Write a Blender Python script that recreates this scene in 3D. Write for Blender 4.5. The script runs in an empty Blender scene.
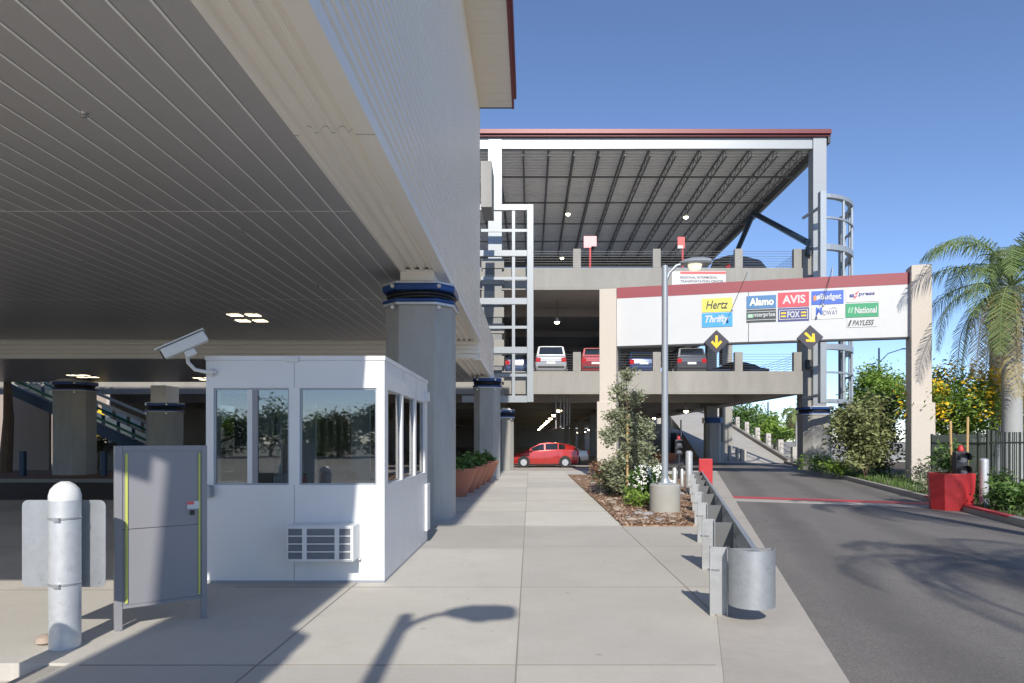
import bpy, math, random
from mathutils import Vector, Matrix
random.seed(7)
R = math.radians
scn = bpy.context.scene
COL = scn.collection
F, VX, HY, EYE = 683.0, 530.0, 440.0, 1.65
def at(px, py, Y):
    return ((px-VX)/F*Y, Y, EYE+(HY-py)/F*Y)
def wx(px, Y): return (px-VX)/F*Y

# ------------------------------------------------------------ materials
MATS = {}
def new_mat(name):
    m = bpy.data.materials.new(name); m.use_nodes = True
    nt = m.node_tree; b = nt.nodes['Principled BSDF']
    MATS[name] = m
    return m, nt, b
def mix_rgb(nt, fac, a, b, blend='MIX'):
    n = nt.nodes.new('ShaderNodeMix'); n.data_type = 'RGBA'; n.blend_type = blend
    def s(sock, v):
        if hasattr(v, 'is_linked') or isinstance(v, bpy.types.NodeSocket): nt.links.new(v, sock)
        else: sock.default_value = v
    s(n.inputs[0], fac); s(n.inputs[6], a); s(n.inputs[7], b)
    return n.outputs[2]
def noise(nt, scale, detail=4, rough=.55, stretch=None, coord='Object'):
    tc = nt.nodes.new('ShaderNodeTexCoord'); out = tc.outputs[coord]
    if stretch:
        mp = nt.nodes.new('ShaderNodeMapping'); mp.inputs['Scale'].default_value = stretch
        nt.links.new(out, mp.inputs[0]); out = mp.outputs[0]
    n = nt.nodes.new('ShaderNodeTexNoise'); n.inputs['Scale'].default_value = scale
    n.inputs['Detail'].default_value = detail; n.inputs['Roughness'].default_value = rough
    nt.links.new(out, n.inputs['Vector'])
    return n.outputs['Fac']
def ramp(nt, src, p0, p1, c0=(0,0,0,1), c1=(1,1,1,1)):
    r = nt.nodes.new('ShaderNodeValToRGB'); nt.links.new(src, r.inputs[0])
    r.color_ramp.elements[0].position = p0; r.color_ramp.elements[1].position = p1
    r.color_ramp.elements[0].color = c0; r.color_ramp.elements[1].color = c1
    return r.outputs[0]
def bump(nt, b, src, strength=.3, dist=.01):
    n = nt.nodes.new('ShaderNodeBump'); n.inputs['Strength'].default_value = strength
    n.inputs['Distance'].default_value = dist
    nt.links.new(src, n.inputs['Height']); nt.links.new(n.outputs[0], b.inputs['Normal'])
def c4(c): return (c[0], c[1], c[2], 1)
def mul(c, k): return tuple(min(1, x*k) for x in c)

def plain(name, col, rough=.5, metal=0, spec=.5, emit=None, es=1, var=.06, coat=0):
    m, nt, b = new_mat(name)
    b.inputs['Roughness'].default_value = rough; b.inputs['Metallic'].default_value = metal
    b.inputs['Specular IOR Level'].default_value = spec
    b.inputs['Coat Weight'].default_value = coat
    if var:
        f = noise(nt, 3, 5)
        nt.links.new(mix_rgb(nt, f, c4(mul(col, 1-var)), c4(mul(col, 1+var))), b.inputs['Base Color'])
    else: b.inputs['Base Color'].default_value = c4(col)
    if emit:
        b.inputs['Emission Color'].default_value = c4(emit); b.inputs['Emission Strength'].default_value = es
    return m
def concrete(name, col, var=.15, scale=1.0, stain=.25, streak=False, rough=.85, bs=.25):
    m, nt, b = new_mat(name)
    b.inputs['Roughness'].default_value = rough
    b.inputs['Specular IOR Level'].default_value = .3
    st = (1, 1, .25) if streak else None
    big = ramp(nt, noise(nt, .6*scale, 6, .6, st), .35, .7)
    fine = noise(nt, 14*scale, 8, .7)
    med = ramp(nt, noise(nt, 3*scale, 6, .65, st), .45, .8)
    a = mix_rgb(nt, big, c4(mul(col, 1-var)), c4(mul(col, 1+var*.7)))
    a = mix_rgb(nt, fine, a, c4(mul(col, .82)), 'MULTIPLY') if False else mix_rgb(nt, .35, a, mix_rgb(nt, fine, c4(mul(col, .65)), c4(mul(col, 1.3))))
    dk = nt.nodes.new('ShaderNodeMath'); dk.operation = 'MULTIPLY'; dk.inputs[1].default_value = stain
    nt.links.new(med, dk.inputs[0])
    a = mix_rgb(nt, dk.outputs[0], a, c4(mul((col[0], col[1]*.97, col[2]*.93), .6)))
    nt.links.new(a, b.inputs['Base Color'])
    bump(nt, b, noise(nt, 40*scale, 6, .7), bs, .01)
    return m
def math_n(nt, op, a, b=None):
    n = nt.nodes.new('ShaderNodeMath'); n.operation = op
    for i, v in enumerate((a, b)):
        if v is None: continue
        if isinstance(v, bpy.types.NodeSocket): nt.links.new(v, n.inputs[i])
        else: n.inputs[i].default_value = v
    return n.outputs[0]
def walk_mat(name, col):
    m, nt, b = new_mat(name)
    b.inputs['Roughness'].default_value = .85; b.inputs['Specular IOR Level'].default_value = .3
    tc = nt.nodes.new('ShaderNodeTexCoord'); sx = nt.nodes.new('ShaderNodeSeparateXYZ'); nt.links.new(tc.outputs['Object'], sx.inputs[0])
    ix = math_n(nt, 'FLOOR', math_n(nt, 'MULTIPLY', math_n(nt, 'ADD', sx.outputs[0], .1), 1/1.87))
    iy = math_n(nt, 'FLOOR', math_n(nt, 'MULTIPLY', math_n(nt, 'ADD', sx.outputs[1], -2.3), 1/2.68))
    cb = nt.nodes.new('ShaderNodeCombineXYZ'); nt.links.new(ix, cb.inputs[0]); nt.links.new(iy, cb.inputs[1])
    wn = nt.nodes.new('ShaderNodeTexWhiteNoise'); nt.links.new(cb.outputs[0], wn.inputs[0])
    big = ramp(nt, noise(nt, .7, 7, .62), .3, .72)
    med = ramp(nt, noise(nt, 2.4, 8, .68), .5, .8)
    fine = noise(nt, 22, 8, .75)
    a = mix_rgb(nt, big, c4(mul(col, .88)), c4(mul(col, 1.08)))
    a = mix_rgb(nt, .35, a, mix_rgb(nt, fine, c4(mul(col, .62)), c4(mul(col, 1.36))))
    slab = mix_rgb(nt, wn.outputs[0], (.86,.86,.87,1), (1.07,1.06,1.04,1))
    a = mix_rgb(nt, 1.0, a, slab, 'MULTIPLY')
    st = math_n(nt, 'MULTIPLY', med, .30)
    a = mix_rgb(nt, st, a, c4((col[0]*.70, col[1]*.66, col[2]*.60)))
    v = nt.nodes.new('ShaderNodeTexVoronoi'); v.inputs['Scale'].default_value = 2.1; nt.links.new(tc.outputs['Object'], v.inputs['Vector'])
    gum = ramp(nt, v.outputs['Distance'], .045, .065, (1,1,1,1), (0,0,0,1))
    a = mix_rgb(nt, math_n(nt, 'MULTIPLY', gum, .38), a, c4(mul(col, .38)))
    nt.links.new(a, b.inputs['Base Color'])
    bump(nt, b, noise(nt, 60, 6, .7), .3, .006)
    return m
def foliage(name, c_dark, c_light, rough=.5, trans=.25):
    m, nt, b = new_mat(name)
    g = nt.nodes.new('ShaderNodeNewGeometry')
    oi = ramp(nt, g.outputs['Random Per Island'], 0, 1, c4(c_dark), c4(c_light))
    f = ramp(nt, noise(nt, 1.6, 3), .35, .65)
    nt.links.new(mix_rgb(nt, f, oi, c4(mul(c_dark, .9))) if False else oi, b.inputs['Base Color'])
    b.inputs['Roughness'].default_value = rough
    b.inputs['Specular IOR Level'].default_value = .35
    tr = nt.nodes.new('ShaderNodeBsdfTranslucent'); nt.links.new(oi, tr.inputs[0])
    mx = nt.nodes.new('ShaderNodeMixShader'); mx.inputs[0].default_value = trans
    out = nt.nodes['Material Output']
    nt.links.new(b.outputs[0], mx.inputs[1]); nt.links.new(tr.outputs[0], mx.inputs[2])
    nt.links.new(mx.outputs[0], out.inputs['Surface'])
    return m
def glass(name, col=(.85,.9,.9), alpha=.95, rough=.015, refl=.09):
    # clear pane: tinted transparency with a Fresnel mirror, thin sheet
    m, nt, b = new_mat(name)
    nt.nodes.remove(b)
    g = nt.nodes.new('ShaderNodeBsdfGlossy'); g.inputs['Roughness'].default_value = rough
    t = nt.nodes.new('ShaderNodeBsdfTransparent'); t.inputs[0].default_value = c4(mul(col, alpha))
    fr = nt.nodes.new('ShaderNodeFresnel'); fr.inputs[0].default_value = 1.6
    ad = nt.nodes.new('ShaderNodeMath'); ad.operation = 'ADD'; ad.inputs[1].default_value = refl; nt.links.new(fr.outputs[0], ad.inputs[0])
    mx = nt.nodes.new('ShaderNodeMixShader')
    nt.links.new(ad.outputs[0], mx.inputs[0]); nt.links.new(t.outputs[0], mx.inputs[1]); nt.links.new(g.outputs[0], mx.inputs[2])
    nt.links.new(mx.outputs[0], nt.nodes['Material Output'].inputs['Surface'])
    return m
def galv(name, col=(.5,.52,.54), rough=.42, metal=.75):
    m, nt, b = new_mat(name)
    tc = nt.nodes.new('ShaderNodeTexCoord')
    v = nt.nodes.new('ShaderNodeTexVoronoi'); v.inputs['Scale'].default_value = 22
    nt.links.new(tc.outputs['Object'], v.inputs['Vector'])
    f = noise(nt, 5, 6, .6)
    a = mix_rgb(nt, .35, mix_rgb(nt, f, c4(mul(col, .75)), c4(mul(col, 1.2))), v.outputs['Color'])
    bw = nt.nodes.new('ShaderNodeRGBToBW'); nt.links.new(v.outputs['Color'], bw.inputs[0])
    a = mix_rgb(nt, bw.outputs[0], c4(mul(col, .93)), c4(mul(col, 1.06)))
    a = mix_rgb(nt, math_n(nt, 'MULTIPLY', ramp(nt, f, .4, .75), .6), a, c4(mul(col, 1.22)))
    a = mix_rgb(nt, math_n(nt, 'MULTIPLY', ramp(nt, noise(nt, 9, 8, .75), .58, .68), .45), a, c4((col[0]*.5, col[1]*.45, col[2]*.38)))
    nt.links.new(a, b.inputs['Base Color'])
    b.inputs['Metallic'].default_value = metal; b.inputs['Roughness'].default_value = rough
    bump(nt, b, f, .06, .01)
    return m
def enamel(name, col, grime=.12):
    m, nt, b = new_mat(name)
    b.inputs['Roughness'].default_value = .38
    a = mix_rgb(nt, noise(nt, 1.2, 5, .6), c4(mul(col, .96)), c4(mul(col, 1.03)))
    st = ramp(nt, noise(nt, 2.2, 9, .72, (1,1,.35)), .56, .78)
    a = mix_rgb(nt, math_n(nt, 'MULTIPLY', st, grime), a, c4((col[0]*.55, col[1]*.5, col[2]*.42)))
    nt.links.new(a, b.inputs['Base Color'])
    nt.links.new(ramp(nt, noise(nt, 5, 6, .6), .3, .7, (.3,.3,.3,1), (.5,.5,.5,1)), b.inputs['Roughness'])
    bump(nt, b, noise(nt, .9, 3, .5), .25, .01)
def paint(name, col):
    m = plain(name, col, .28, .25, .6, var=0, coat=1); return m

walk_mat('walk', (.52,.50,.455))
concrete('walk_joint', (.30,.275,.245), .1, 1, .2)
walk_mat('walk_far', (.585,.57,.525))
concrete('gutter', (.44,.41,.37), .12, 1, .25)
concrete('drive_slab', (.50,.465,.42), .12, .6, .3)
concrete('kerb_conc', (.36,.34,.31), .12, 1.2, .3)
concrete('garage_conc', (.325,.318,.295), .2, .6, .45, True)
concrete('garage_inner', (.46,.435,.40), .15, .3, .35)
concrete('column_conc', (.45,.45,.43), .22, 1.1, .5, True)
concrete('pillar', (.56,.51,.45), .03, 1, .05)
concrete('plinth', (.36,.355,.33), .1, 1.5, .25)
concrete('ramp_conc', (.47,.455,.425), .1, .4, .25)
concrete('tan_conc', (.33,.27,.23), .1, .5, .2)
concrete('brick_pave', (.24,.155,.12), .15, 2, .3)
concrete('soil', (.13,.105,.08), .3, 2, .3, bs=.8)
concrete('far_ground', (.34,.31,.26), .2, .1, .3)
def asphalt():
    m, nt, b = new_mat('asphalt')
    fine = noise(nt, 55, 8, .8); big = ramp(nt, noise(nt, .5, 5, .6, (1, .35, 1)), .3, .75)
    med = ramp(nt, noise(nt, 2.2, 6, .6), .5, .85)
    a = mix_rgb(nt, big, (.15,.14,.128,1), (.235,.22,.202,1))
    a = mix_rgb(nt, med, a, (.25,.228,.208,1))
    vo = nt.nodes.new('ShaderNodeTexVoronoi'); vo.inputs['Scale'].default_value = 95
    tc = nt.nodes.new('ShaderNodeTexCoord'); nt.links.new(tc.outputs['Object'], vo.inputs['Vector'])
    sp = nt.nodes.new('ShaderNodeRGBToBW'); nt.links.new(vo.outputs['Color'], sp.inputs[0])
    a = mix_rgb(nt, .5, a, mix_rgb(nt, sp.outputs[0], (.05,.046,.045,1), (.26,.245,.23,1)))
    mp = nt.nodes.new('ShaderNodeMapping'); mp.vector_type = 'POINT'; mp.inputs['Rotation'].default_value = (0,0,math.atan(.245))
    nt.links.new(tc.outputs['Object'], mp.inputs[0]); sx = nt.nodes.new('ShaderNodeSeparateXYZ'); nt.links.new(mp.outputs[0], sx.inputs[0])
    wob = math_n(nt, 'MULTIPLY', noise(nt, .35, 4, .6), .9)
    tr = math_n(nt, 'SINE', math_n(nt, 'MULTIPLY', math_n(nt, 'ADD', sx.outputs[0], wob), 3.5))
    a = mix_rgb(nt, ramp(nt, math_n(nt, 'MULTIPLY', tr, .5), .05, .5), a, mix_rgb(nt, .32, a, (.06,.055,.05,1)))
    cv = nt.nodes.new('ShaderNodeTexVoronoi'); cv.feature = 'DISTANCE_TO_EDGE'; cv.inputs['Scale'].default_value = .32
    mix = nt.nodes.new('ShaderNodeVectorMath'); mix.operation = 'ADD'
    nz = nt.nodes.new('ShaderNodeTexNoise'); nz.inputs['Scale'].default_value = 1.6; nz.inputs['Detail'].default_value = 6
    nt.links.new(tc.outputs['Object'], nz.inputs['Vector']); nt.links.new(nz.outputs['Color'], mix.inputs[0]); nt.links.new(tc.outputs['Object'], mix.inputs[1])
    nt.links.new(mix.outputs[0], cv.inputs['Vector'])
    ck = ramp(nt, cv.outputs['Distance'], .001, .0045, (1,1,1,1), (0,0,0,1))
    ck = math_n(nt, 'MULTIPLY', ck, ramp(nt, noise(nt, .3, 2), .48, .6))
    a = mix_rgb(nt, math_n(nt, 'MULTIPLY', ck, .6), a, (.05,.045,.04,1))
    oil = ramp(nt, noise(nt, 1.1, 3, .5), .66, .74)
    a = mix_rgb(nt, math_n(nt, 'MULTIPLY', oil, .35), a, (.06,.055,.055,1))
    nt.links.new(a, b.inputs['Base Color']); b.inputs['Roughness'].default_value = .8
    bump(nt, b, fine, .5, .008)
asphalt()
plain('asphalt_dark', (.055,.05,.048), .85, var=.2)
def mulch():
    m, nt, b = new_mat('mulch')
    tc = nt.nodes.new('ShaderNodeTexCoord')
    mp = nt.nodes.new('ShaderNodeMapping'); mp.inputs['Scale'].default_value = (1, .45, 1)
    nt.links.new(tc.outputs['Object'], mp.inputs[0])
    v = nt.nodes.new('ShaderNodeTexVoronoi'); v.inputs['Scale'].default_value = 26
    nt.links.new(mp.outputs[0], v.inputs['Vector'])
    bw = nt.nodes.new('ShaderNodeRGBToBW'); nt.links.new(v.outputs['Color'], bw.inputs[0])
    r = nt.nodes.new('ShaderNodeValToRGB'); nt.links.new(bw.outputs[0], r.inputs[0])
    e = r.color_ramp.elements; e[0].position = .1; e[0].color = (.12,.06,.035,1); e[1].position = .9; e[1].color = (.50,.36,.25,1)
    x = e.new(.5); x.color = (.30,.17,.10,1)
    nt.links.new(r.outputs[0], b.inputs['Base Color']); b.inputs['Roughness'].default_value = .95
    bump(nt, b, v.outputs['Distance'], 1, .04)
mulch()
plain('soffit', (.56,.55,.545), .33, .25, .5, var=.04)
plain('soffit_joint', (.93,.92,.90), .5, .0, var=0)
plain('trim_beige', (.92,.88,.80), .4, .0, var=.03)
enamel('clad', (.92,.875,.79), .10)
plain('eave_cream', (.90,.83,.70), .5, var=.03)
plain('dark_red', (.19,.03,.035), .35, .2, var=.03)
plain('roof_red', (.14,.02,.028), .4, .1, var=.03)
plain('band_red', (.27,.05,.065), .5, var=.05)
enamel('sign_white', (.55,.565,.575), .12)
enamel('white_panel', (.69,.70,.705), .16)
plain('white_paint', (.64,.65,.65), .4, var=.05)
plain('frame_white', (.31,.335,.355), .35, .2, var=.03)
plain('silver_steel', (.33,.37,.41), .4, .3, var=.05)
plain('deck_steel', (.90,.91,.90), .45, .15, var=.06)
plain('joist', (.14,.145,.15), .5, .4, var=.1)
plain('brace', (.03,.06,.11), .45, .4, var=.05)
plain('cable', (.10,.10,.10), .4, .7, var=0)
plain('blue_pad', (.02,.07,.24), .3, .2, var=.15)
plain('rubber', (.015,.015,.017), .55, var=.1)
plain('bolt_metal', (.6,.6,.6), .3, .9, var=0)
enamel('panel_grey', (.25,.25,.27), .18)
plain('lime', (.50,.54,.12), .5, var=0)
plain('black', (.012,.012,.014), .45, var=0)
plain('dark_metal', (.05,.055,.06), .4, .5, var=.05)
plain('ac_dark', (.10,.105,.13), .6, var=.1)
enamel('hydrant_red', (.46,.03,.035), .6)
plain('red_paint', (.50,.06,.07), .6, var=.15)
plain('sign_pinkred', (.70,.10,.10), .5, var=.02)
plain('sign_pink', (.85,.42,.42), .5, var=.02)
plain('pole_grey', (.33,.36,.40), .42, .35, var=.04)
plain('lens', (.85,.80,.62), .25, emit=(1,.93,.7), es=.6, var=0)
plain('lamp_lit', (1,.9,.7), .4, emit=(1,.82,.5), es=14, var=0)
plain('soffit_lamp', (1,.95,.8), .4, emit=(1,.86,.58), es=2.2, var=0)
plain('terracotta', (.42,.17,.11), .75, var=.12)
plain('wood_stake', (.50,.33,.15), .75, var=.2)
plain('bark', (.17,.12,.085), .9, var=.35)
plain('palm_bark', (.34,.35,.35), .75, var=.12)
plain('fence_green', (.06,.075,.06), .5, .2, var=.05)
plain('rock', (.36,.29,.235), .85, var=.35)
plain('rock_blue', (.30,.29,.29), .85, var=.3)
plain('flower', (.85,.84,.80), .6, var=.03)
plain('flower_yellow', (.75,.50,.02), .6, var=.15)
plain('steel_pipe', (.45,.46,.46), .4, .7, var=.05)
plain('conduit', (.33,.34,.34), .5, .4, var=.1)
plain('shaded_galv', (.16,.165,.17), .5, .5, var=.15)  # steel darkened by shade painted into its colour, plus some dirt
plain('tyre', (.02,.02,.021), .8, var=.05)
plain('rim', (.62,.63,.65), .3, .8, var=.05)
plain('car_glass', (.015,.02,.025), .04, .0, .9, var=0)
plain('tail', (.45,.01,.012), .2, var=0)
plain('headlamp', (.75,.78,.8), .1, .3, var=0)
plain('plate', (.75,.75,.72), .5, var=.02)
plain('desk', (.40,.42,.45), .5, var=.04)
plain('navy', (.02,.035,.09), .45, var=.05)
plain('escal_green', (.02,.13,.07), .4, .2, var=.05)
plain('escal_panel', (.65,.72,.72), .25, .1, var=.03)
plain('yellow', (.80,.55,.02), .5, var=.03)
plain('sign_dark', (.035,.035,.055), .5, var=.03)
glass('pane'); glass('pane_clear', (.95,.97,.97), .98, .015, 0)
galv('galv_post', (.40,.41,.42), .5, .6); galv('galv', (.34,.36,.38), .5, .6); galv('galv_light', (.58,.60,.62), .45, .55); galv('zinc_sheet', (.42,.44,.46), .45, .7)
foliage('leaf_olive', (0.068,0.101,0.041), (0.230,0.257,0.121))
foliage('leaf_grey', (.15,.185,.10), (.42,.44,.29))
foliage('leaf_green', (0.041,0.101,0.024), (0.162,0.270,0.068))
foliage('leaf_bright', (0.095,0.189,0.027), (0.297,0.432,0.081))
foliage('leaf_dark', (0.027,0.061,0.020), (0.108,0.162,0.054))
foliage('leaf_mix', (0.068,0.095,0.034), (0.405,0.432,0.189))
foliage('leaf_red', (0.135,0.068,0.041), (0.324,0.189,0.108))
foliage('frond_green', (0.095,0.162,0.041), (0.311,0.392,0.162))
foliage('frond_dry', (0.270,0.203,0.068), (0.513,0.432,0.216))
foliage('grass', (0.041,0.095,0.020), (0.162,0.257,0.068))
M = MATS

# ------------------------------------------------------------ mesh builder
FRAME = {}
class MB:
    def __init__(s): s.v = []; s.f = []
    def add(s, vs, fs):
        o = len(s.v); s.v += [tuple(v) for v in vs]; s.f += [tuple(i+o for i in f) for f in fs]; return s
    def box(s, x0, x1, y0, y1, z0, z1):
        return s.add([(x0,y0,z0),(x1,y0,z0),(x1,y1,z0),(x0,y1,z0),(x0,y0,z1),(x1,y0,z1),(x1,y1,z1),(x0,y1,z1)],
            [(0,3,2,1),(4,5,6,7),(0,1,5,4),(1,2,6,5),(2,3,7,6),(3,0,4,7)])
    def obox(s, mat, dx, dy, dz, c=(0,0,0)):
        vs = []
        for z in (-.5,.5):
            for x, y in ((-.5,-.5),(.5,-.5),(.5,.5),(-.5,.5)):
                vs.append(mat @ Vector((c[0]+x*dx, c[1]+y*dy, c[2]+z*dz)))
        return s.add(vs, [(0,3,2,1),(4,5,6,7),(0,1,5,4),(1,2,6,5),(2,3,7,6),(3,0,4,7)])
    def prism(s, poly, z0, z1):
        n = len(poly)
        a = 0
        for i in range(n):
            p, q = poly[i], poly[(i+1) % n]; a += p[0]*q[1]-q[0]*p[1]
        if a < 0: poly = poly[::-1]
        vs = [(x,y,z0) for x,y in poly]+[(x,y,z1) for x,y in poly]
        fs = [tuple(range(n))[::-1], tuple(range(n,2*n))]+[(i,(i+1)%n,(i+1)%n+n,i+n) for i in range(n)]
        return s.add(vs, fs)
    def tube(s, pts, r, n=8, cap=True):
        pts = [Vector(p) for p in pts]
        rs = r if isinstance(r, (list, tuple)) else [r]*len(pts)
        vs = []; prev = None
        for i, p in enumerate(pts):
            d = (pts[min(i+1,len(pts)-1)]-pts[max(i-1,0)]).normalized()
            if prev is None:
                u = d.orthogonal().normalized()
            else:
                u = (prev-d*prev.dot(d))
                u = u.normalized() if u.length > 1e-6 else d.orthogonal().normalized()
            prev = u; w = d.cross(u)
            for k in range(n):
                a = 2*math.pi*k/n
                vs.append(p+(u*math.cos(a)+w*math.sin(a))*rs[i])
        fs = []
        for i in range(len(pts)-1):
            for k in range(n):
                k2 = (k+1)%n
                fs.append((i*n+k, i*n+k2, (i+1)*n+k2, (i+1)*n+k))
        if cap:
            fs.append(tuple(range(n))[::-1]); fs.append(tuple(range((len(pts)-1)*n, len(pts)*n)))
        return s.add(vs, fs)
    def lathe(s, prof, c=(0,0,0), n=24):
        vs = []; fs = []
        for r_, z in prof:
            for k in range(n):
                a = 2*math.pi*k/n; vs.append((c[0]+r_*math.cos(a), c[1]+r_*math.sin(a), c[2]+z))
        for i in range(len(prof)-1):
            for k in range(n):
                k2 = (k+1)%n; fs.append((i*n+k, i*n+k2, (i+1)*n+k2, (i+1)*n+k))
        fs.append(tuple(range(n))[::-1]); fs.append(tuple(range((len(prof)-1)*n, len(prof)*n)))
        return s.add(vs, fs)
    def beam(s, p0, p1, w, h):
        p0, p1 = Vector(p0), Vector(p1); d = (p1-p0); L = d.length; d.normalize()
        up = Vector((0,0,1)) if abs(d.z) < .95 else Vector((0,1,0))
        x = d.cross(up).normalized(); z = x.cross(d).normalized()
        m = Matrix((x, d, z)).transposed().to_4x4(); m.translation = (p0+p1)/2
        return s.obox(m, w, L, h)
    def build(s, name, mat, parent=None, smooth=False, bevel=0, seg=2):
        me = bpy.data.meshes.new(name)
        vs = s.v
        if parent is not None and FRAME.get(parent.name) is not None:
            inv = FRAME[parent.name].inverted(); vs = [inv @ Vector(v) for v in vs]
        me.from_pydata(vs, [], s.f); me.update()
        if smooth:
            me.polygons.foreach_set('use_smooth', [True]*len(me.polygons))
            try: me.set_sharp_from_angle(angle=R(40))
            except Exception: pass
        o = bpy.data.objects.new(name, me); COL.objects.link(o)
        me.materials.append(M[mat] if isinstance(mat, str) else mat)
        if parent is not None:
            o.parent = parent
            if parent.name in FRAME: FRAME[o.name] = FRAME[parent.name]
        if bevel:
            b = o.modifiers.new('bevel', 'BEVEL'); b.width = bevel; b.segments = seg; b.limit_method = 'ANGLE'; b.angle_limit = R(35)
        return o
def tag(o, label=None, cat=None, group=None, kind=None):
    if label: o['label'] = label
    if cat: o['category'] = cat
    if group: o['group'] = group
    if kind: o['kind'] = kind
    return o
def thing(name, label, cat, loc=(0,0,0), rz=0, group=None):
    o = bpy.data.objects.new(name, None); COL.objects.link(o)
    o.location = loc; o.rotation_euler = (0,0,rz); o.empty_display_size = .2
    FRAME[o.name] = Matrix.Translation(Vector(loc)) @ Matrix.Rotation(rz, 4, 'Z')
    return tag(o, label, cat, group)
def single(mb, name, mat, label, cat, loc=(0,0,0), group=None, **k):
    mb.v = [(v[0]-loc[0], v[1]-loc[1], v[2]-loc[2]) for v in mb.v]
    o = mb.build(name, mat, **k); o.location = loc
    return tag(o, label, cat, group)
def struct(mb, name, mat, kind='structure', **k):
    return tag(mb.build(name, mat, **k), kind=kind)
def copy_tree(o, parent=None):
    c = o.copy(); COL.objects.link(c)
    c.parent = parent
    for ch in o.children: copy_tree(ch, c)
    return c
def dup(root, loc, rz=None, label=None):
    c = copy_tree(root); c.location = loc
    if rz is not None: c.rotation_euler = (0,0,rz)
    if label: c['label'] = label
    return c
def text(s, name, mat, parent, o, u, v, w, h, shear=0, bold=.0, spacing=1.0, push=.01):
    """text fitted to the w x h box whose lower left corner is o, axes u (right) and v (up)"""
    cu = bpy.data.curves.new(name, 'FONT'); cu.body = s; cu.size = 1; cu.shear = shear
    cu.offset = bold; cu.space_character = spacing; cu.resolution_u = 3
    ob = bpy.data.objects.new('tmp', cu); COL.objects.link(ob)
    bpy.context.view_layer.update()
    dg = bpy.context.evaluated_depsgraph_get()
    me = bpy.data.meshes.new_from_object(ob.evaluated_get(dg))
    bpy.data.objects.remove(ob); bpy.data.curves.remove(cu)
    xs = [p.co.x for p in me.vertices]; ys = [p.co.y for p in me.vertices]
    x0, x1, y0, y1 = min(xs), max(xs), min(ys), max(ys)
    u, v, o = Vector(u), Vector(v), Vector(o); n = u.cross(v)
    mb = MB()
    mb.add([o+u*((p.co.x-x0)/(x1-x0)*w)+v*((p.co.y-y0)/(y1-y0)*h)+n*push for p in me.vertices],
           [tuple(p.vertices) for p in me.polygons])
    bpy.data.meshes.remove(me)
    return mb.build(name, mat, parent)

# ------------------------------------------------------------ world, sun, camera
SUN_AZ = .045     # sideways travel of the light per metre north
SUN_EL = math.atan(.64)
w = bpy.data.worlds.new('World'); scn.world = w; w.use_nodes = True
nt = w.node_tree; bg = nt.nodes['Background']
sky = nt.nodes.new('ShaderNodeTexSky'); sky.sky_type = 'NISHITA'; sky.sun_disc = False
sky.sun_elevation = SUN_EL; sky.sun_rotation = math.pi-math.atan(SUN_AZ)
sky.air_density = .72; sky.dust_density = .1; sky.ozone_density = 5.0; sky.altitude = 200
nt.links.new(mix_rgb(nt, 1.0, sky.outputs[0], (1.0,.905,.87,1), 'MULTIPLY'), bg.inputs[0]); bg.inputs[1].default_value = .15
ld = bpy.data.lights.new('sun', 'SUN'); ld.energy = 3.6; ld.angle = R(.53); ld.color = (1,.935,.83)
lo = bpy.data.objects.new('sun', ld); COL.objects.link(lo)
hd = Vector((-SUN_AZ, 1, 0)).normalized()
d = hd*math.cos(SUN_EL)+Vector((0,0,-math.sin(SUN_EL)))
lo.rotation_euler = d.to_track_quat('-Z', 'Y').to_euler(); lo.location = (5,-20,30)
cd = bpy.data.cameras.new('camera'); cam = bpy.data.objects.new('camera', cd); COL.objects.link(cam)
cd.sensor_width = 36; cd.lens = 36*F/1024; cd.clip_end = 3000; cd.clip_start = .05
cd.shift_x = (512-VX)/1024; cd.shift_y = (HY-341.5)/1024
cam.location = (0,0,EYE); cam.rotation_euler = (R(90),0,0); scn.camera = cam
scn.view_settings.view_transform = 'Standard'; scn.view_settings.look = 'None'
scn.view_settings.exposure = .52; scn.view_settings.gamma = 1
scn.render.engine = 'CYCLES'
try: scn.cycles.max_bounces = 8; scn.cycles.diffuse_bounces = 5; scn.cycles.transparent_max_bounces = 16
except Exception: pass

# ------------------------------------------------------------ ground
def L(Y): return 2.17+.245*(Y-4.64)
def RR(Y): return 7.33+.245*(Y-4.64)
RD = Vector((.245,1,0)).normalized(); PHI = math.atan(.245)
struct(MB().box(-400,400,-300,900,-.5,-.17), 'ground', 'far_ground')
struct(MB().prism([(-3.4,-14),(L(-14),-14),(L(13.1),13.1),(-6,13.1),(-6,18.8),(-45,18.8),(-45,5.05),(-3.4,5.05)], -.16, 0), 'sidewalk', 'walk')
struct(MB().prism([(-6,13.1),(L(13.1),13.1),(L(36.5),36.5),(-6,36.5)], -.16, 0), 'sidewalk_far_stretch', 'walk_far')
struct(MB().prism([(-3.6,-14),(-3.4,-14),(-3.4,5.05),(-3.6,5.05)], -.165, -.02), 'kerb_face', 'kerb_conc')
struct(MB().box(-45,-3.6,-14,5.05,-.165,-.13), 'service_lane', 'drive_slab')
j = MB()
for x in (-.1, 1.75, -2.0):
    j.box(x-.006,x+.006,-6,13.05 if x > 1 else 36.4,.001,.004)
for y in (2.3,5.0,7.65,10.6): j.box(-3.3,L(y)-.9,y-.006,y+.006,.001,.0045)
for y in (13.1,15.8,18.5,21.2,23.9,26.6,29.3,32): j.box(-6,1.75,y-.007,y+.007,.001,.0045)
for y in (7.5,10.5,13.5,16.5): j.box(-30,-3.6,y-.01,y+.01,.001,.004)
struct(j, 'pavement_joints', 'walk_joint')
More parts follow.
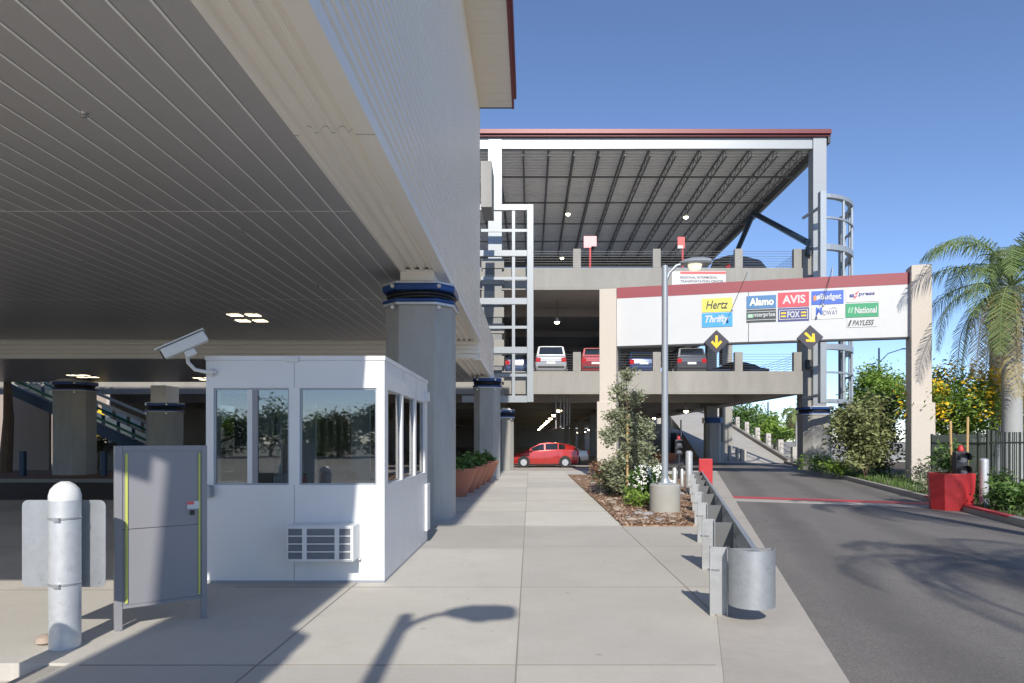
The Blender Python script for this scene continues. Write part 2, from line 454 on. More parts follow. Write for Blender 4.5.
# gutter strip beside asphalt and its joints
struct(MB().prism([(L(-14)-.85,-14),(L(-14),-14),(L(36),36),(L(36)-.85,36)], -.02, .005), 'gutter', 'gutter')
struct(MB().prism([(L(-14),-14),(RR(-14),-14),(RR(49.5),49.5),(L(49.5)-3,49.5),(L(36.5)-3,36.5),(L(36.5),36.5)], -.165, -.012), 'road', 'asphalt')
struct(MB().prism([(-6,36.5),(L(36.5)-3,36.5),(L(49.5)-3,49.5),(RR(49.5)+2,49.5),(40,60),(40,190),(-60,190),(-60,36.5),(-45,29.6),(-6,29.6)], -.16, -.004), 'garage_floor', 'garage_inner')
struct(MB().box(-60,-6,18.8,28.4,-.165,-.12), 'cross_road', 'asphalt_dark')
struct(MB().box(-60,-6,28.4,28.6,-.16,.03), 'far_kerb', 'kerb_conc')
struct(MB().box(-60,-6,28.6,36.5,-.16,.035), 'brick_pavement', 'brick_pave')
# red line and pale concrete band over the road
def road_strip(n, y0l, y1l, y0r, y1r, mat, z):
    struct(MB().add([(L(y0l),y0l,z),(RR(y0r),y0r,z),(RR(y1r),y1r,z),(L(y1l),y1l,z)], [(0,1,2,3)]), n, mat)
road_strip('red_road_line', 19.5,20.2, 17.35,18.05, 'red_paint', -.006)
road_strip('trench_drain', 18.5,19.45, 16.5,17.3, 'gutter', -.008)
road_strip('expansion_joint', 36.5,36.9, 36.0,36.4, 'walk_joint', -.006)
# right hand kerb and bed
struct(MB().prism([(RR(-14),-14),(RR(-14)+.17,-14),(RR(49)+.17,49),(RR(49),49)], -.16, .14), 'kerb', 'kerb_conc', bevel=.02)
struct(MB().prism([(RR(13.6)-.004,13.6),(RR(13.6)+.15,13.6),(RR(18.6)+.15,18.6),(RR(18.6)-.004,18.6)], .1, .144), 'red_kerb_paint', 'red_paint')
struct(MB().prism([(RR(-14)+.17,-14),(70,-14),(70,49),(RR(49)+.17,49)], -.16, .08), 'planting_ground', 'soil')
# mulch bed
MBED = [(1.78,13.05),(3.15,13.05),(L(20)-1.15,20),(L(32)-1.15,32),(1.78,32)]
struct(MB().prism(MBED, -.1, .03), 'mulch_bed', 'mulch')
def inbed(x, y): return 13.2 < y < 31.5 and 1.9 < x < min(L(y)-1.3, 8)
ch = MB()
for i in range(5200):
    y = 13.1+18.5*random.random()**1.6; x = 1.78+random.random()*(L(y)-1.2-1.78)
    a = random.random()*6.28; l = random.uniform(.02,.06); wd = random.uniform(.008,.018)
    m = Matrix.Translation((x,y,.036+random.random()*.02)) @ Matrix.Rotation(a,4,'Z') @ Matrix.Rotation(random.uniform(-.5,.5),4,'X')
    ch.add([m@Vector((-wd,-l,0)),m@Vector((wd,-l,0)),m@Vector((wd,l,0)),m@Vector((-wd,l,0))],[(0,1,2,3)])
chm, cnt, cb = new_mat('bark_chip')
gg = cnt.nodes.new('ShaderNodeNewGeometry')
cnt.links.new(ramp(cnt, gg.outputs['Random Per Island'], 0, 1, (.20,.11,.065,1), (.58,.43,.32,1)), cb.inputs['Base Color']); cb.inputs['Roughness'].default_value = .9
struct(ch, 'bark_chips', chm, kind='stuff')

# ------------------------------------------------------------ vegetation helpers
def leaves(mb, c, rad, n, s, flat=.0, clump=None):
    c = Vector(c)
    cl = clump or max(6, n//60)
    cents = []
    for i in range(cl):
        while True:
            p = Vector((random.uniform(-1,1),random.uniform(-1,1),random.uniform(-1,1)))
            if .25 < p.length < 1: break
        p = p*(.55+.45*random.random())
        cents.append(Vector((p.x*rad[0],p.y*rad[1],p.z*rad[2])))
    cr = (rad[0]*rad[1]*rad[2])**(1/3)*1.25/(cl**.33)
    for i in range(n):
        q = random.choice(cents)
        o = c+q+Vector((random.gauss(0,.5),random.gauss(0,.5),random.gauss(0,.42)))*cr
        a = Vector((random.gauss(0,1),random.gauss(0,1),random.gauss(0,.6)+flat)).normalized()
        b = a.cross(Vector((random.gauss(0,1),random.gauss(0,1),random.gauss(0,1)))).normalized()
        ss = s*random.uniform(.6,1.3)
        mb.add([o-a*ss, o+b*ss*.38, o+a*ss, o-b*ss*.38], [(0,1,2,3)])
def tree(name, label, cat, loc, h, crown, mat, n, s, trunk_r=.12, group=None, flowers=None, bare=.3):
    t = thing(name, label, cat, loc, 0, group)
    x, y, z = loc
    mb = MB(); top = Vector((x+random.uniform(-.2,.2)*h*.1, y, z+h*.72))
    mb.tube([(x,y,z-.1),(x+.02*h,y,z+h*.3),top],[trunk_r,trunk_r*.75,trunk_r*.3],8)
    for i in range(9):
        a = i*2.4; zz = z+h*random.uniform(bare,.65)
        e = Vector((x+math.cos(a)*crown[0]*.75, y+math.sin(a)*crown[1]*.75, min(z+h*.95, zz+h*.22)))
        mb.tube([(x+.01*h,y,zz),((x+e.x)/2,(y+e.y)/2,(zz+e.z)/2+.05*h),e],[trunk_r*.45,trunk_r*.28,trunk_r*.1],5)
    mb.build('trunk','bark',t,True)
    f = MB(); leaves(f, (x,y,z+h-crown[2]), crown, n, s, 0, 46 if n > 5000 else 30)
    cr = f.build('crown', mat, t)
    if flowers:
        g = MB()
        for k in range(34):
            a = random.uniform(3.3,6.1); zz = random.uniform(-.2,.85)
            rr = math.sqrt(max(.05,1-zz*zz))
            leaves(g, (x+math.cos(a)*crown[0]*rr, y+math.sin(a)*crown[1]*rr, z+h-crown[2]+zz*crown[2]), (.5,.5,.5), 34, .085, 0, 12)
        g.build('blossom', flowers, cr)
    return t
def shrub(name, label, cat, loc, rad, mat, n, s, group=None, stems=5, clump=None):
    t = thing(name, label, cat, loc, 0, group); x, y, z = loc
    mb = MB()
    for i in range(stems):
        a = i*2.3
        mb.tube([(x,y,z-.02),(x+math.cos(a)*rad[0]*.3,y+math.sin(a)*rad[1]*.3,z+rad[2]*.8),(x+math.cos(a)*rad[0]*.6,y+math.sin(a)*rad[1]*.6,z+rad[2]*1.6)],[.018,.012,.004],5)
    mb.build('stem','bark',t)
    f = MB(); leaves(f, (x,y,z+rad[2]), rad, n, s, 0, clump)
    f.v = [(v[0],v[1],max(v[2],z+.01)) for v in f.v]
    f.build('foliage', mat, t)
    return t
def palm(label, loc, h, fl, nf, trunk_r=.2, mat='frond_green', group=None, lf=.55, leaflets=46, seed=1, dry=4, tmat='palm_bark', tilt0=(.9,-.5)):
    rnd = random.Random(seed)
    t = thing('palm_tree', label, 'palm tree', loc, 0, group); x, y, z = loc
    MB().tube([(x,y,z-.1),(x,y,z+.5),(x,y,z+h*.6),(x,y,z+h)],[trunk_r*1.25,trunk_r*1.05,trunk_r,trunk_r*.85],14).build('trunk',tmat,t,True)
    for i in range(nf):
        a = i*2.399+rnd.uniform(-.2,.2)
        el = tilt0[0]+(tilt0[1]-tilt0[0])*(i/nf)+rnd.uniform(-.12,.12)
        L_ = fl*rnd.uniform(.8,1.1)
        p = Vector((x,y,z+h)); pts = [p.copy()]; N = 14
        e = el
        for k in range(N):
            dd = Vector((math.cos(a)*math.cos(e), math.sin(a)*math.cos(e), math.sin(e)))
            p = p+dd*(L_/N); pts.append(p.copy()); e -= (.13+.10*(k/N))
            e = max(e, -1.45)
        mb = MB(); mb.tube(pts, [.028*(1-.9*k/N)+.003 for k in range(N+1)], 5)
        for k in range(leaflets):
            tt = .12+.88*k/leaflets; f = tt*N; i0 = min(N-1,int(f)); q = pts[i0].lerp(pts[i0+1], f-i0)
            tg = (pts[i0+1]-pts[i0]).normalized()
            side = tg.cross(Vector((0,0,1)))
            side = side.normalized() if side.length > .05 else Vector((-math.sin(a),math.cos(a),0))
            ll = lf*(math.sin(math.pi*min(1,tt*.9+.1))**.6+.15)*rnd.uniform(.8,1.1)
            for sg in (-1,1):
                d1 = (side*sg*.8+tg*.55+Vector((0,0,rnd.uniform(-.35,.05)))).normalized()
                m1 = q+d1*ll*.5; m2 = m1+(d1*.5+Vector((0,0,-.75))).normalized()*ll*.55
                wv = tg*.0115*max(1,loc[1]/18)
                mb.add([q-wv,q+wv,m1+wv*1.1,m1-wv*1.1,m2],[(0,1,2,3),(3,2,4)])
        mb.build('frond', 'frond_dry' if i >= nf-dry else mat, t)
    return t

# ------------------------------------------------------------ elevated building on the left
def octa(x0, x1, y0, y1, c):
    return [(x0+c,y0),(x1-c,y0),(x1,y0+c),(x1,y1-c),(x1-c,y1),(x0+c,y1),(x0,y1-c),(x0,y0+c)]
def column(b, x0, x1, yc, ztop, zs, name='column', mat='column_conc'):
    w_ = (x1-x0); y0, y1 = yc, yc+w_
    c = MB().prism(octa(x0,x1,y0,y1,w_*.24), -.1, ztop).build(name, mat, b, bevel=.012)
    e = .05; k = w_*.24
    p = MB(); p.prism(octa(x0-e,x1+e,y0-e,y1+e,k), ztop+.002, ztop+.06); p.prism(octa(x0-e,x1+e,y0-e,y1+e,k), ztop+.43, ztop+.48)
    p.build('bearing_plate','galv_light', c, bevel=.012)
    q = MB(); q.prism(octa(x0-e-.01,x1+e+.01,y0-e-.01,y1+e+.01,k), ztop+.062, ztop+.13); q.prism(octa(x0-e-.01,x1+e+.01,y0-e-.01,y1+e+.01,k), ztop+.30, ztop+.428)
    q.build('blue_cushion','blue_pad', c, bevel=.025)
    cxm, cym, rr = (x0+x1)/2, (y0+y1)/2, w_/2
    MB().prism(octa(x0+.06,x1-.06,y0+.06,y1-.06,k), ztop+.13, ztop+.30).build('rubber_core','rubber', c)
    hs = MB()
    for q_, zz_ in ((1.00,.18),(1.02,.245)):
        pts_ = [(cxm+rr*q_*math.cos(a_*math.pi/12)*(1+.0*a_), cym+rr*q_*math.sin(a_*math.pi/12), ztop+zz_+.012*math.sin(a_*.7)) for a_ in range(25)]
        hs.tube(pts_, .035, 8, False)
    hs.build('rubber_hose','rubber', c, True)
    for fx in (.12,.88):
        for zz in (-.06, .365):
            MB().tube([(x0+w_*fx*.9+w_*.05, y0-e*.5, ztop+zz),(x0+w_*fx*.9+w_*.05, y0-e-.035, ztop+zz)], .04, 10).build('bolt','bolt_metal', c)
    if zs > ztop+.5:
        MB().box(x0+w_*.25,x1-w_*.25,y0+.1,y1-.1,ztop+.481,zs).build('steel_stub','trim_beige', c)
    return c
WX = -1.75; ZB = 5.1; YE = 23.7; YS = -7.0; YC = .15; ZT = 13.2
bd = thing('elevated_building', 'raised building with grey plank soffit and pale ribbed metal wall over the booth', 'building', (-10,12,0))
# body (core) behind the cladding: L-shaped plan
MB().prism([(WX-.12,YS+.05),(WX-.12,YE-.05),(-40,YE-.05),(-40,YC+.1),(-2.2,YC+.1),(-2.2,YS+.05)], ZB+.12, ZT+.3).build('wall_core','trim_beige',bd)
MB().box(-2.93,-2.625,YS+.05,YC+.098,ZB-.02,6.2).build('side_beam','trim_beige',bd)
s = MB().prism([(-2.62,YC+.35),(-2.62,YE-.3),(-40,YE-.3),(-40,YC+.35)], ZB-.0, ZB+.1).build('soffit','soffit',bd)
j = MB(); x = -2.62-.35; jd = MB()
while x > -22:
    jd.box(x+.0125,x+.019,YC+.36,YE-.3,ZB-.004,ZB-.001)  # flat dark strip painting a shadow gap beside each plank joint
    j.box(x-.012,x+.012,YC+.36,YE-.3,ZB-.006,ZB-.001); x -= .352
for y in (10.3,16.75): j.box(-39.9,-2.63,y-.004,y+.004,ZB-.007,ZB-.0035)
j.build('plank_joint','soffit_joint',s); jd.build('plank_shadow_gap','conduit',s)
# beige edge trim: longitudinal ribs (profile in x,z extruded along y)
def extr_y(mb, prof, y0, y1):
    n = len(prof)
    mb.add([(x,y0,z) for x,z in prof]+[(x,y1,z) for x,z in prof],
           [(i,(i+1)%n,(i+1)%n+n,i+n) for i in range(n)]+[tuple(range(n))[::-1],tuple(range(n,2*n))]); return mb
def trim_prof(x0, x1, zb):
    p = [(x0,zb+.14),(x0,zb-.06),(x0+.05,zb-.06)]
    n = 3; s0 = x0+.08; s1 = x1-.26; wdt = (s1-s0)/n
    for i in range(n):
        a = s0+i*wdt
        p += [(a,zb-.03),(a+wdt*.12,zb+.01),(a+wdt*.3,zb+.045),(a+wdt*.5,zb+.045),(a+wdt*.68,zb+.01),(a+wdt*.8,zb-.03)]
    p += [(x1-.25,zb+.03),(x1-.22,zb-.045),(x1,zb-.045),(x1,zb+.14)]
    return p
extr_y(MB(), trim_prof(-2.62,WX+.03,ZB), YS, YE).build('edge_trim','trim_beige',bd)
extr_y(MB(), [(x,z-.003) for x,z in trim_prof(-2.623,WX+.028,ZB)], 7.6, 7.607).build('seam','walk_joint',bd)
extr_y(MB(), [(x,z-.003) for x,z in trim_prof(-2.623,WX+.028,ZB)], 16.2, 16.207).build('seam','walk_joint',bd)
for x_,y_ in ((-4.7,7.2),(-4.7,11.2),(-4.7,15.2),(-8.6,9.2),(-8.6,13.2),(-12.5,15.2),(-6.6,18)):
    MB().lathe([(.02,-.05),(.03,-.045),(.02,-.02),(.045,-.002)],(x_,y_,ZB),10).build('sprinkler','bolt_metal',s)
# front edge of the deck
MB().box(-40,-3.1,YC,YC+.34,ZB-.05,ZB+.1).build('front_trim','trim_beige',bd)
# ribbed cladding on the east wall
def clad(y0, y1, z0, z1, x=WX):
    prof = [(x-.11,z0)]; z = z0; pitch = .19
    while z+pitch < z1:
        prof += [(x,z),(x,z+pitch*.5),(x-.035,z+pitch*.62),(x-.035,z+pitch*.86)]; z += pitch
    prof += [(x,z),(x,z1),(x-.11,z1)]
    return extr_y(MB(), prof, y0, y1)
cl = clad(YS,YE,ZB+.1,ZT).build('ribbed_wall','clad',bd)
MB().box(WX-.06,WX+.012,YE,YE+.03,ZB+.1,ZT).build('corner_strip','clad',cl)
ev = MB().box(WX,-.62,YS-.5,YE+.03,ZT,ZT+.35).build('eave','eave_cream',bd)
g = MB()
y = YS
while y < YE: g.box(WX+.1,-.64,y,y+.012,ZT-.006,ZT-.001); y += .55
g.build('soffit_rib','trim_beige',ev)
MB().box(-.62,-.55,YS-.5,YE+.06,ZT-.04,ZT+.42).build('gutter','dark_red',ev)
MB().box(-.55,-.46,YS-.5,YE-.35,ZT+.1,ZT+.5).build('gutter_lip','dark_red',ev)
MB().box(WX,-.55,YE+.032,YE+.07,ZT-.02,ZT+.4).build('end_cap','dark_metal',ev)
MB().prism([(-.5,YS-.5),(-.5,YE+.05),(-40,YE+.05),(-40,YC),(-2.25,YC),(-2.25,YS-.5)], ZT+.36, ZT+.5).build('roof','dark_red',bd)
# lower second section further back
Z2 = 4.47; Y2 = 33.2
MB().box(-40,WX-.12,YE+.04,Y2,Z2+.1,6.5).build('rear_wall_core','trim_beige',bd)
# cross band facing the camera
extr = MB(); n = 4
for i in range(n):
    z0 = Z2+.02+i*(ZB-.02-Z2)/n; z1 = z0+(ZB-.02-Z2)/n
    extr.box(-40,WX-.02,YE-.02-.03*(i%2),YE+.03,z0,z1-.012)
extr.build('cross_band','trim_beige',bd)
clad(YE+.035,Y2,Z2+.08,6.5,WX+.0).build('ribbed_wall','clad',bd)
extr_y(MB(), trim_prof(-2.62,WX+.03,Z2), YE+.035, Y2).build('edge_trim','trim_beige',bd)
s2 = MB().box(-40,-2.63,YE+.04,Y2,Z2,Z2+.08).build('soffit','soffit',bd)
j = MB(); x = -3
while x > -34: j.box(x-.01,x+.01,YE+.05,Y2-.02,Z2-.005,Z2-.001); x -= .352
j.build('plank_joint','soffit_joint',s2)
MB().box(WX-.5,WX,31.2,Y2,12.3,14.4).build('upper_eave_box','garage_conc',bd)
for x0, x1, yc, zt, zs in ((-2.96,-1.60,13.7,4.36,ZB-.0),(-2.45,-1.32,29.6,3.9,Z2),(-2.90,-1.56,-3.0,4.46,ZB),(-22.15,-20.6,31.3,3.9,Z2),(-18.75,-17.3,33,3.0,4.3)):
    column(bd,x0,x1,yc,zt,zs)
def recessed(px, py, zc, yy):
    c = Vector((wx(px,yy),yy,zc)); c.x += 0
    for i in range(2):
        for k in range(2):
            MB().box(c.x-.44+i*.5+k*.16,c.x-.10+i*.5+k*.16,c.y-.9*k,c.y-.9*k+.32,zc-.012,zc-.003).build('recessed_light','soffit_lamp',s if zc > 5 else s2)

recessed(250,320,ZB,19.6)
for px_, yy in ((86,30.5),(208,31.8)): recessed(px_,0,Z2,yy)

# ------------------------------------------------------------ parking garage
YG = 38.0; K = YG/F
def gx(px): return (px-VX)*K
def gz(py): return EYE+(HY-py)*K
ga = thing('parking_garage', 'multi storey concrete parking garage with open decks and slanted steel roof', 'building', (0,YG,0))
GX0, GX1, GY1 = -27.0, 15.2, 150.0
Z2a, Z2b, Z3a, Z3b = 4.2, 5.45, 10.0, 11.2
for z0, z1, nm in ((Z2a,Z2b,'second'),(Z3a,Z3b,'third')):
    sl = MB().box(GX0,GX1-.3,YG+.35,GY1,z0+.45,z1-.02).build('floor_slab','garage_inner',ga)
    MB().box(-44 if z0 < 6 else GX0,GX1,YG,YG+.34,z0,z1+.03).build('front_parapet','garage_conc',ga,bevel=.02)
    MB().box(GX1-.3,GX1,YG+.345,GY1,z0+.0,z1+.03).build('side_parapet','garage_conc',ga,bevel=.02)
    jt = MB()
    for x_ in (gx(500),gx(622),gx(735)): jt.box(x_-.012,x_+.012,YG-.004,YG+.1,z0+.02,z1)
    jt.box(GX0,GX1,YG-.003,YG+.05,z0+.1,z0+.13)
    jt.build('panel_joint','walk_joint',ga)
    # down-stand beams
    bm = MB()
    for y_ in range(46,150,9): bm.box(GX0,GX1-.32,y_,y_+.5,z0-.02,z0+.46)
    for x_ in (-13,-2.2,6.4,14.1): bm.box(x_-.3,x_+.3,YG+.36,GY1,z0-.05,z0+.455)
    bm.build('deck_beam','garage_inner',ga)
    # posts along parapet and cables
    for px_ in (455,577,657,739,798):
        x_ = gx(px_)
        MB().box(x_-.22,x_+.22,YG+.02,YG+.32,z1+.031,z1+1.10).build('guard_post','garage_conc',ga,bevel=.015)
    cb_ = MB()
    for k in range(7):
        zz = z1+.14+k*.14
        cb_.box(GX0,GX1,YG+.15,YG+.17,zz,zz+.016)
        cb_.box(GX1-.16,GX1-.14,YG+.2,70,zz,zz+.016)
    cb_.build('cable_rail','cable',ga)
    for y_ in (48,57,66,75,84,93):
        MB().box(GX1-.3,GX1-.02,y_,y_+.4,z1+.031,z1+1.1).build('guard_post','garage_conc',ga)
# enclosing walls deep inside
MB().box(GX0,GX1-9,GY1,GY1+.3,-.1,Z3a).build('rear_wall','garage_inner',ga)
MB().box(GX0-.3,GX0-.002,YG+6,GY1,-.1,Z3a).build('side_wall','garage_inner',ga)
MB().box(GX1-9,GX1,GY1,GY1+.3,-.1,Z2a).build('rear_wall','garage_inner',ga)
MB().box(GX0,GX1-1,60,60.3,Z3b,Z3b+1.0).build('rear_parapet','garage_inner',ga)
# columns inside
for y_ in (51,68,85,102,119):
    for x_ in (-2.2,6.4,13.6):
        MB().box(x_-.4,x_+.4,y_,y_+.8,-.05,Z2a+.0).build('column','column_conc',ga)
        MB().box(x_-.35,x_+.35,y_,y_+.7,Z2b,Z3a).build('column','garage_inner',ga)
MB().prism(octa(12.95,14.1,51-.9,51.2,.25),-.05,2.9).build('column','column_conc',ga)
q = MB().prism(octa(12.85,14.2,50,51.3,.25),2.9,3.3).build('isolator','blue_pad',ga)
# front-left tower
xl0, xl1 = gx(488), gx(502)
MB().box(xl0,xl1,YG-.05,YG+.7,3.9,18.5).build('column','frame_white',ga,bevel=.02)
for i in range(9):
    z0 = 3.95+i*.9; MB().box(xl0-.35,xl1+.12,YG-.22,YG-.06,z0,z0+.55).build('tower_block','garage_conc',ga,bevel=.02)
for i in range(8): z0 = 4.5+i*.9; MB().box(xl0-.3,xl1+.0,YG-.16,YG-.06,z0+.003,z0+.347).build('tower_shadow_strip','shaded_galv',ga)  # dark strips paint the shadows between the tower blocks
column(ga, gx(500)-.05, gx(512)+.1, YG-.6, 2.85, 3.4, 'column', 'garage_conc')
# front right column
column(ga, gx(805), gx(834), YG-.1, 3.05, 3.5, 'column', 'garage_conc')
MB().box(gx(812.5),gx(826),YG-.1,YG+.6,3.5,18.5).build('column','frame_white',ga,bevel=.02)
MB().box(gx(803),gx(812.3),YG+.1,YG+.9,3.5,Z3b+1.1).build('column','garage_conc',ga,bevel=.02)
for z0 in (5.6,6.9,8.2,9.5,11.9): MB().box(gx(806),gx(811),YG-.12,YG+.09,z0,z0+.5).build('bracket','dark_metal',ga)
# roof
XR0, XR1 = gx(470)-12, gx(829)
rf = MB().box(XR0,XR1-.4,YG+.3,62,18.32,18.45).build('roof_deck','deck_steel',ga)
rb = MB(); y_ = YG+.5
while y_ < 62: rb.box(XR0,XR1-.4,y_,y_+.16,18.24,18.318); y_ += .42
rb.build('deck_rib','deck_steel',rf)
MB().box(XR0,XR1,YG-.35,YG-.22,18.57,18.80).build('roof_fascia','roof_red',rf)
MB().box(XR0,XR1,YG-.22,62.1,18.46,18.6).build('roof_sheet','roof_red',rf)
MB().box(XR1-.14,XR1,YG-.2,62.1,18.1,18.455).build('side_fascia','dark_metal',rf)
MB().box(xl1,gx(812.4),YG-.02,YG+.25,17.85,18.5).build('front_beam','frame_white',rf,bevel=.01)
MB().box(XR0,xl0,YG-.02,YG+.25,17.85,18.5).build('front_beam','frame_white',rf)
MB().box(XR1-.5,XR1-.25,YG+.9,62,17.75,18.3).build('side_beam','joist',rf)
def joist(x):
    mb = MB(); y0, y1 = YG+.3, 62
    mb.box(x-.04,x+.04,y0,y1,18.16,18.235); mb.box(x-.04,x+.04,y0,y1,17.60,17.65)
    y = y0; k = 0
    while y < y1-.6:
        mb.beam((x,y,18.17 if k%2 else 17.63),(x,y+.6,17.63 if k%2 else 18.17),.028,.028); y += .6; k += 1
    mb.build('roof_joist','joist',rf)
for i in range(15): joist(15.35-1.43*i)
for y_ in (41.5,46,50.5,55,59.5):
    MB().box(XR0,XR1-.5,y_,y_+.07,17.6,17.68).build('bridging','joist',rf)
MB().box(XR0,XR1-.5,61.7,62.0,17.3,18.2).build('rear_beam','joist',rf)
ap = Vector((15.8,48.3,17.7))
MB().tube([ap,(gx(812),YG+.4,12.7)],.19,10).build('brace','brace',ga,True)
MB().tube([ap,(15.9,52.8,16.0),(15.95,55.5,12)],.19,10).build('brace','brace',ga,True)
MB().box(15.5,16.3,55,56,0,12.2).build('column','garage_conc',ga)

# pipes below the deck
pp = MB()
for i, px_ in enumerate((556,560.5,564,567,569.5)):
    Y_ = 40.2+i*.5; x_ = wx(px_,Y_)
    pp.tube([(x_,Y_,Z2a+.3),(x_,Y_,2.35+.25*i*.3),(x_-.5+.05*i,Y_+3,2.2+.08*i)],.05,6)
pp.tube([(wx(512,39.6),39.6,3.95),(wx(528,39.6),39.6,3.95),(wx(536,39.6),39.6,4.1)],.05,6)
single(pp,'drain_pipes','conduit','bundle of thin grey drain pipes dropping from the deck above the red hatchback','pipes',(2,41,3))

def pendant(px, py, Y, label, zc, r=.16, first=[None]):
    x, y, z = at(px, py, Y)
    t = thing('pendant_lamp', label, 'lamp', (x,y,z), 0, 'lit pendant lamps in the parking garage')
    MB().lathe([(.03,.28),(r*.55,.2),(r*1.1,.02),(r*1.1,0)],(x,y,z),14).build('shade','galv_light',t,True)
    MB().lathe([(r*.2,-r*.8),(r*.75,-r*.5),(r*.95,0),(r*.9,.01)],(x,y,z),14).build('bulb','lamp_lit',t,True)
    MB().tube([(x,y,z+.27),(x,y,zc)],.015,5).build('rod','dark_metal',t)
pendant(568,214,46,'pendant lamp under the steel roof, above and left of the pink post sign',17.5)
pendant(686,217,46,'pendant lamp under the steel roof, above the right red post sign',17.5)
pendant(562,258,55,'small pendant lamp low under the roof beside the pink post sign',17.5)
pendant(557,322,41,'pendant lamp above the silver minivan on the middle deck',Z3a)
pendant(686,411,44,'pendant lamp under the deck just right of the grey lamp post',Z2a)
pendant(654,418,58,'pendant lamp under the deck just left of the grey lamp post',Z2a)
row = None
for i in range(11):
    Y_ = 46+8.5*i
    if row is None:
        row = thing('pendant_lamp','nearer row of lit pendant lamps above the red hatchback receding into the garage','lamp',(1.95,Y_,3.65),0,'lamps in the row above the red hatchback')
        MB().lathe([(.03,.28),(.12,.2),(.22,.02),(.22,0)],(1.95,Y_,3.65),14).build('shade','galv_light',row,True)
        MB().lathe([(.04,-.14),(.15,-.1),(.2,0),(.19,.01)],(1.95,Y_,3.65),14).build('bulb','lamp_lit',row,True)
    else: dup(row,(1.95-.03*i,Y_,3.65))
for i in range(8):
    Y_ = 99+11*i if 99+11*i < 149 else 88-9*(i-5)
    dup(row,(9.1-.3*i,Y_,3.0),0,'lamp in the far low row of lit pendant lamps right of the red hatchback')['group'] = 'far lamp row in the garage'

# ------------------------------------------------------------ steel guard frames (left flat frame, right curved cage)
fr = thing('steel_lattice','white painted square tube frame standing out beside the left garage column','lattice',(0,36,3.7))
YF = 36.0
def fx(px): return (px-VX)/F*YF
def fz(py): return EYE+(HY-py)/F*YF
mb = MB().box(fx(527),fx(533.5),YF,YF+.25,fz(402),fz(204)).build('upright','frame_white',fr,bevel=.015)
MB().box(fx(512),fx(515),YF+.05,YF+.15,fz(400),fz(206)).build('upright','frame_white',fr)
MB().box(fx(477),fx(480.5),YF+.03,YF+.2,fz(400),fz(370)).build('upright','frame_white',fr)
for py, th in ((207,3),(253,3),(301,3.2),(350,3.2),(399,3.4)):
    MB().box(fx(462),fx(527)-.002,YF+.01,YF+.22,fz(py+th),fz(py-th)).build('rail','frame_white',fr,bevel=.01)
    MB().box(fx(530),fx(533),YF+.252,YG+.3 if py < 380 else YG-.7,fz(py+2),fz(py-2)).build('tie','frame_white',fr)
for py in (230,278,327,375):
    MB().box(fx(481),fx(527)-.003,YF+.06,YF+.14,fz(py+1.4),fz(py-1.4)).build('rail','frame_white',fr)
cg = thing('steel_cage','silver curved steel cage bulging out from the right garage column','cage',(16,37,3.6))
ctr = Vector((wx(822,36),39.9)); rad = 3.0
def arc(z, r, th, hh, n=10, name='ring'):
    mb = MB(); pr = []
    for k in range(n+1):
        a = -math.pi/2+ (math.pi/2)*k/n
        pr.append((math.cos(a), math.sin(a)))
    for k in range(n):
        (c0,s0),(c1,s1) = pr[k],pr[k+1]
        ex, ey = rad, 3.9
        p = [(ctr.x+(ex-0)*c0,ctr.y+(ey)*s0),(ctr.x+ex*c1,ctr.y+ey*s1),(ctr.x+(ex-th)*c1,ctr.y+(ey-th)*s1),(ctr.x+(ex-th)*c0,ctr.y+(ey-th)*s0)]
        mb.prism(p,z,z+hh)
    mb.build(name,'silver_steel',cg)
for py, h_ in ((197,.2),(218,.1),(249,.3),(300,.1),(349,.3),(373,.1),(403,.22)):
    arc(EYE+(HY-py)/F*36, rad, .28 if h_ > .15 else .12, h_)
cx_ = ctr.x
MB().box(cx_-.12,cx_+.2,35.9,36.25,3.6,14.75).build('upright','silver_steel',cg,bevel=.01)
MB().box(cx_+rad-.3,cx_+rad+.0,39.75,40.1,3.6,14.7).build('upright','silver_steel',cg,bevel=.01)
for a in (-62,-38,-15):
    x_ = cx_+(rad-.08)*math.cos(R(a)); y_ = 39.9+3.82*math.sin(R(a))
    MB().box(x_-.05,x_+.05,y_-.05,y_+.05,3.7,14.6).build('bar','silver_steel',cg)
hb = MB()
for z_ in (4,8.9,14): hb.beam((cx_,36.2,z_),(cx_-.2,YG,z_),.12,.12)
hb.build('tie','silver_steel',cg)

# ------------------------------------------------------------ deck signs on the garage
def deck_sign(px, label, zb, col, col2):
    x_ = gx(px); Y_ = YG+.6
    t = thing('post_sign',label,'sign',(x_,Y_,zb))
    MB().tube([(x_,Y_,zb),(x_,Y_,zb+1.9)],.06,8).build('post','sign_pinkred',t)
    MB().box(x_-.36,x_+.06,Y_-.09,Y_-.05,zb+1.3,zb+1.95).build('board',col,t)
    MB().box(x_+.062,x_+.36,Y_-.08,Y_-.04,zb+1.38,zb+1.95).build('board',col2,t)
deck_sign(591,'pink and red board on a red post on the top deck, left one',Z3b,'sign_pink','sign_pink')
x_ = gx(685); t = thing('post_sign','red and white board on a red post on the top deck, right one','sign',(x_,YG+.6,Z3b))
MB().tube([(x_,YG+.6,Z3b),(x_,YG+.6,Z3b+1.9)],.05,8).build('post','sign_pinkred',t)
MB().box(x_-.3,x_+.1,YG+.5,YG+.54,Z3b+1.25,Z3b+1.9).build('board','sign_pinkred',t)
MB().box(x_-.3,x_-.0,YG+.495,YG+.499,Z3b+1.25,Z3b+1.42).build('stripe','sign_white',t)
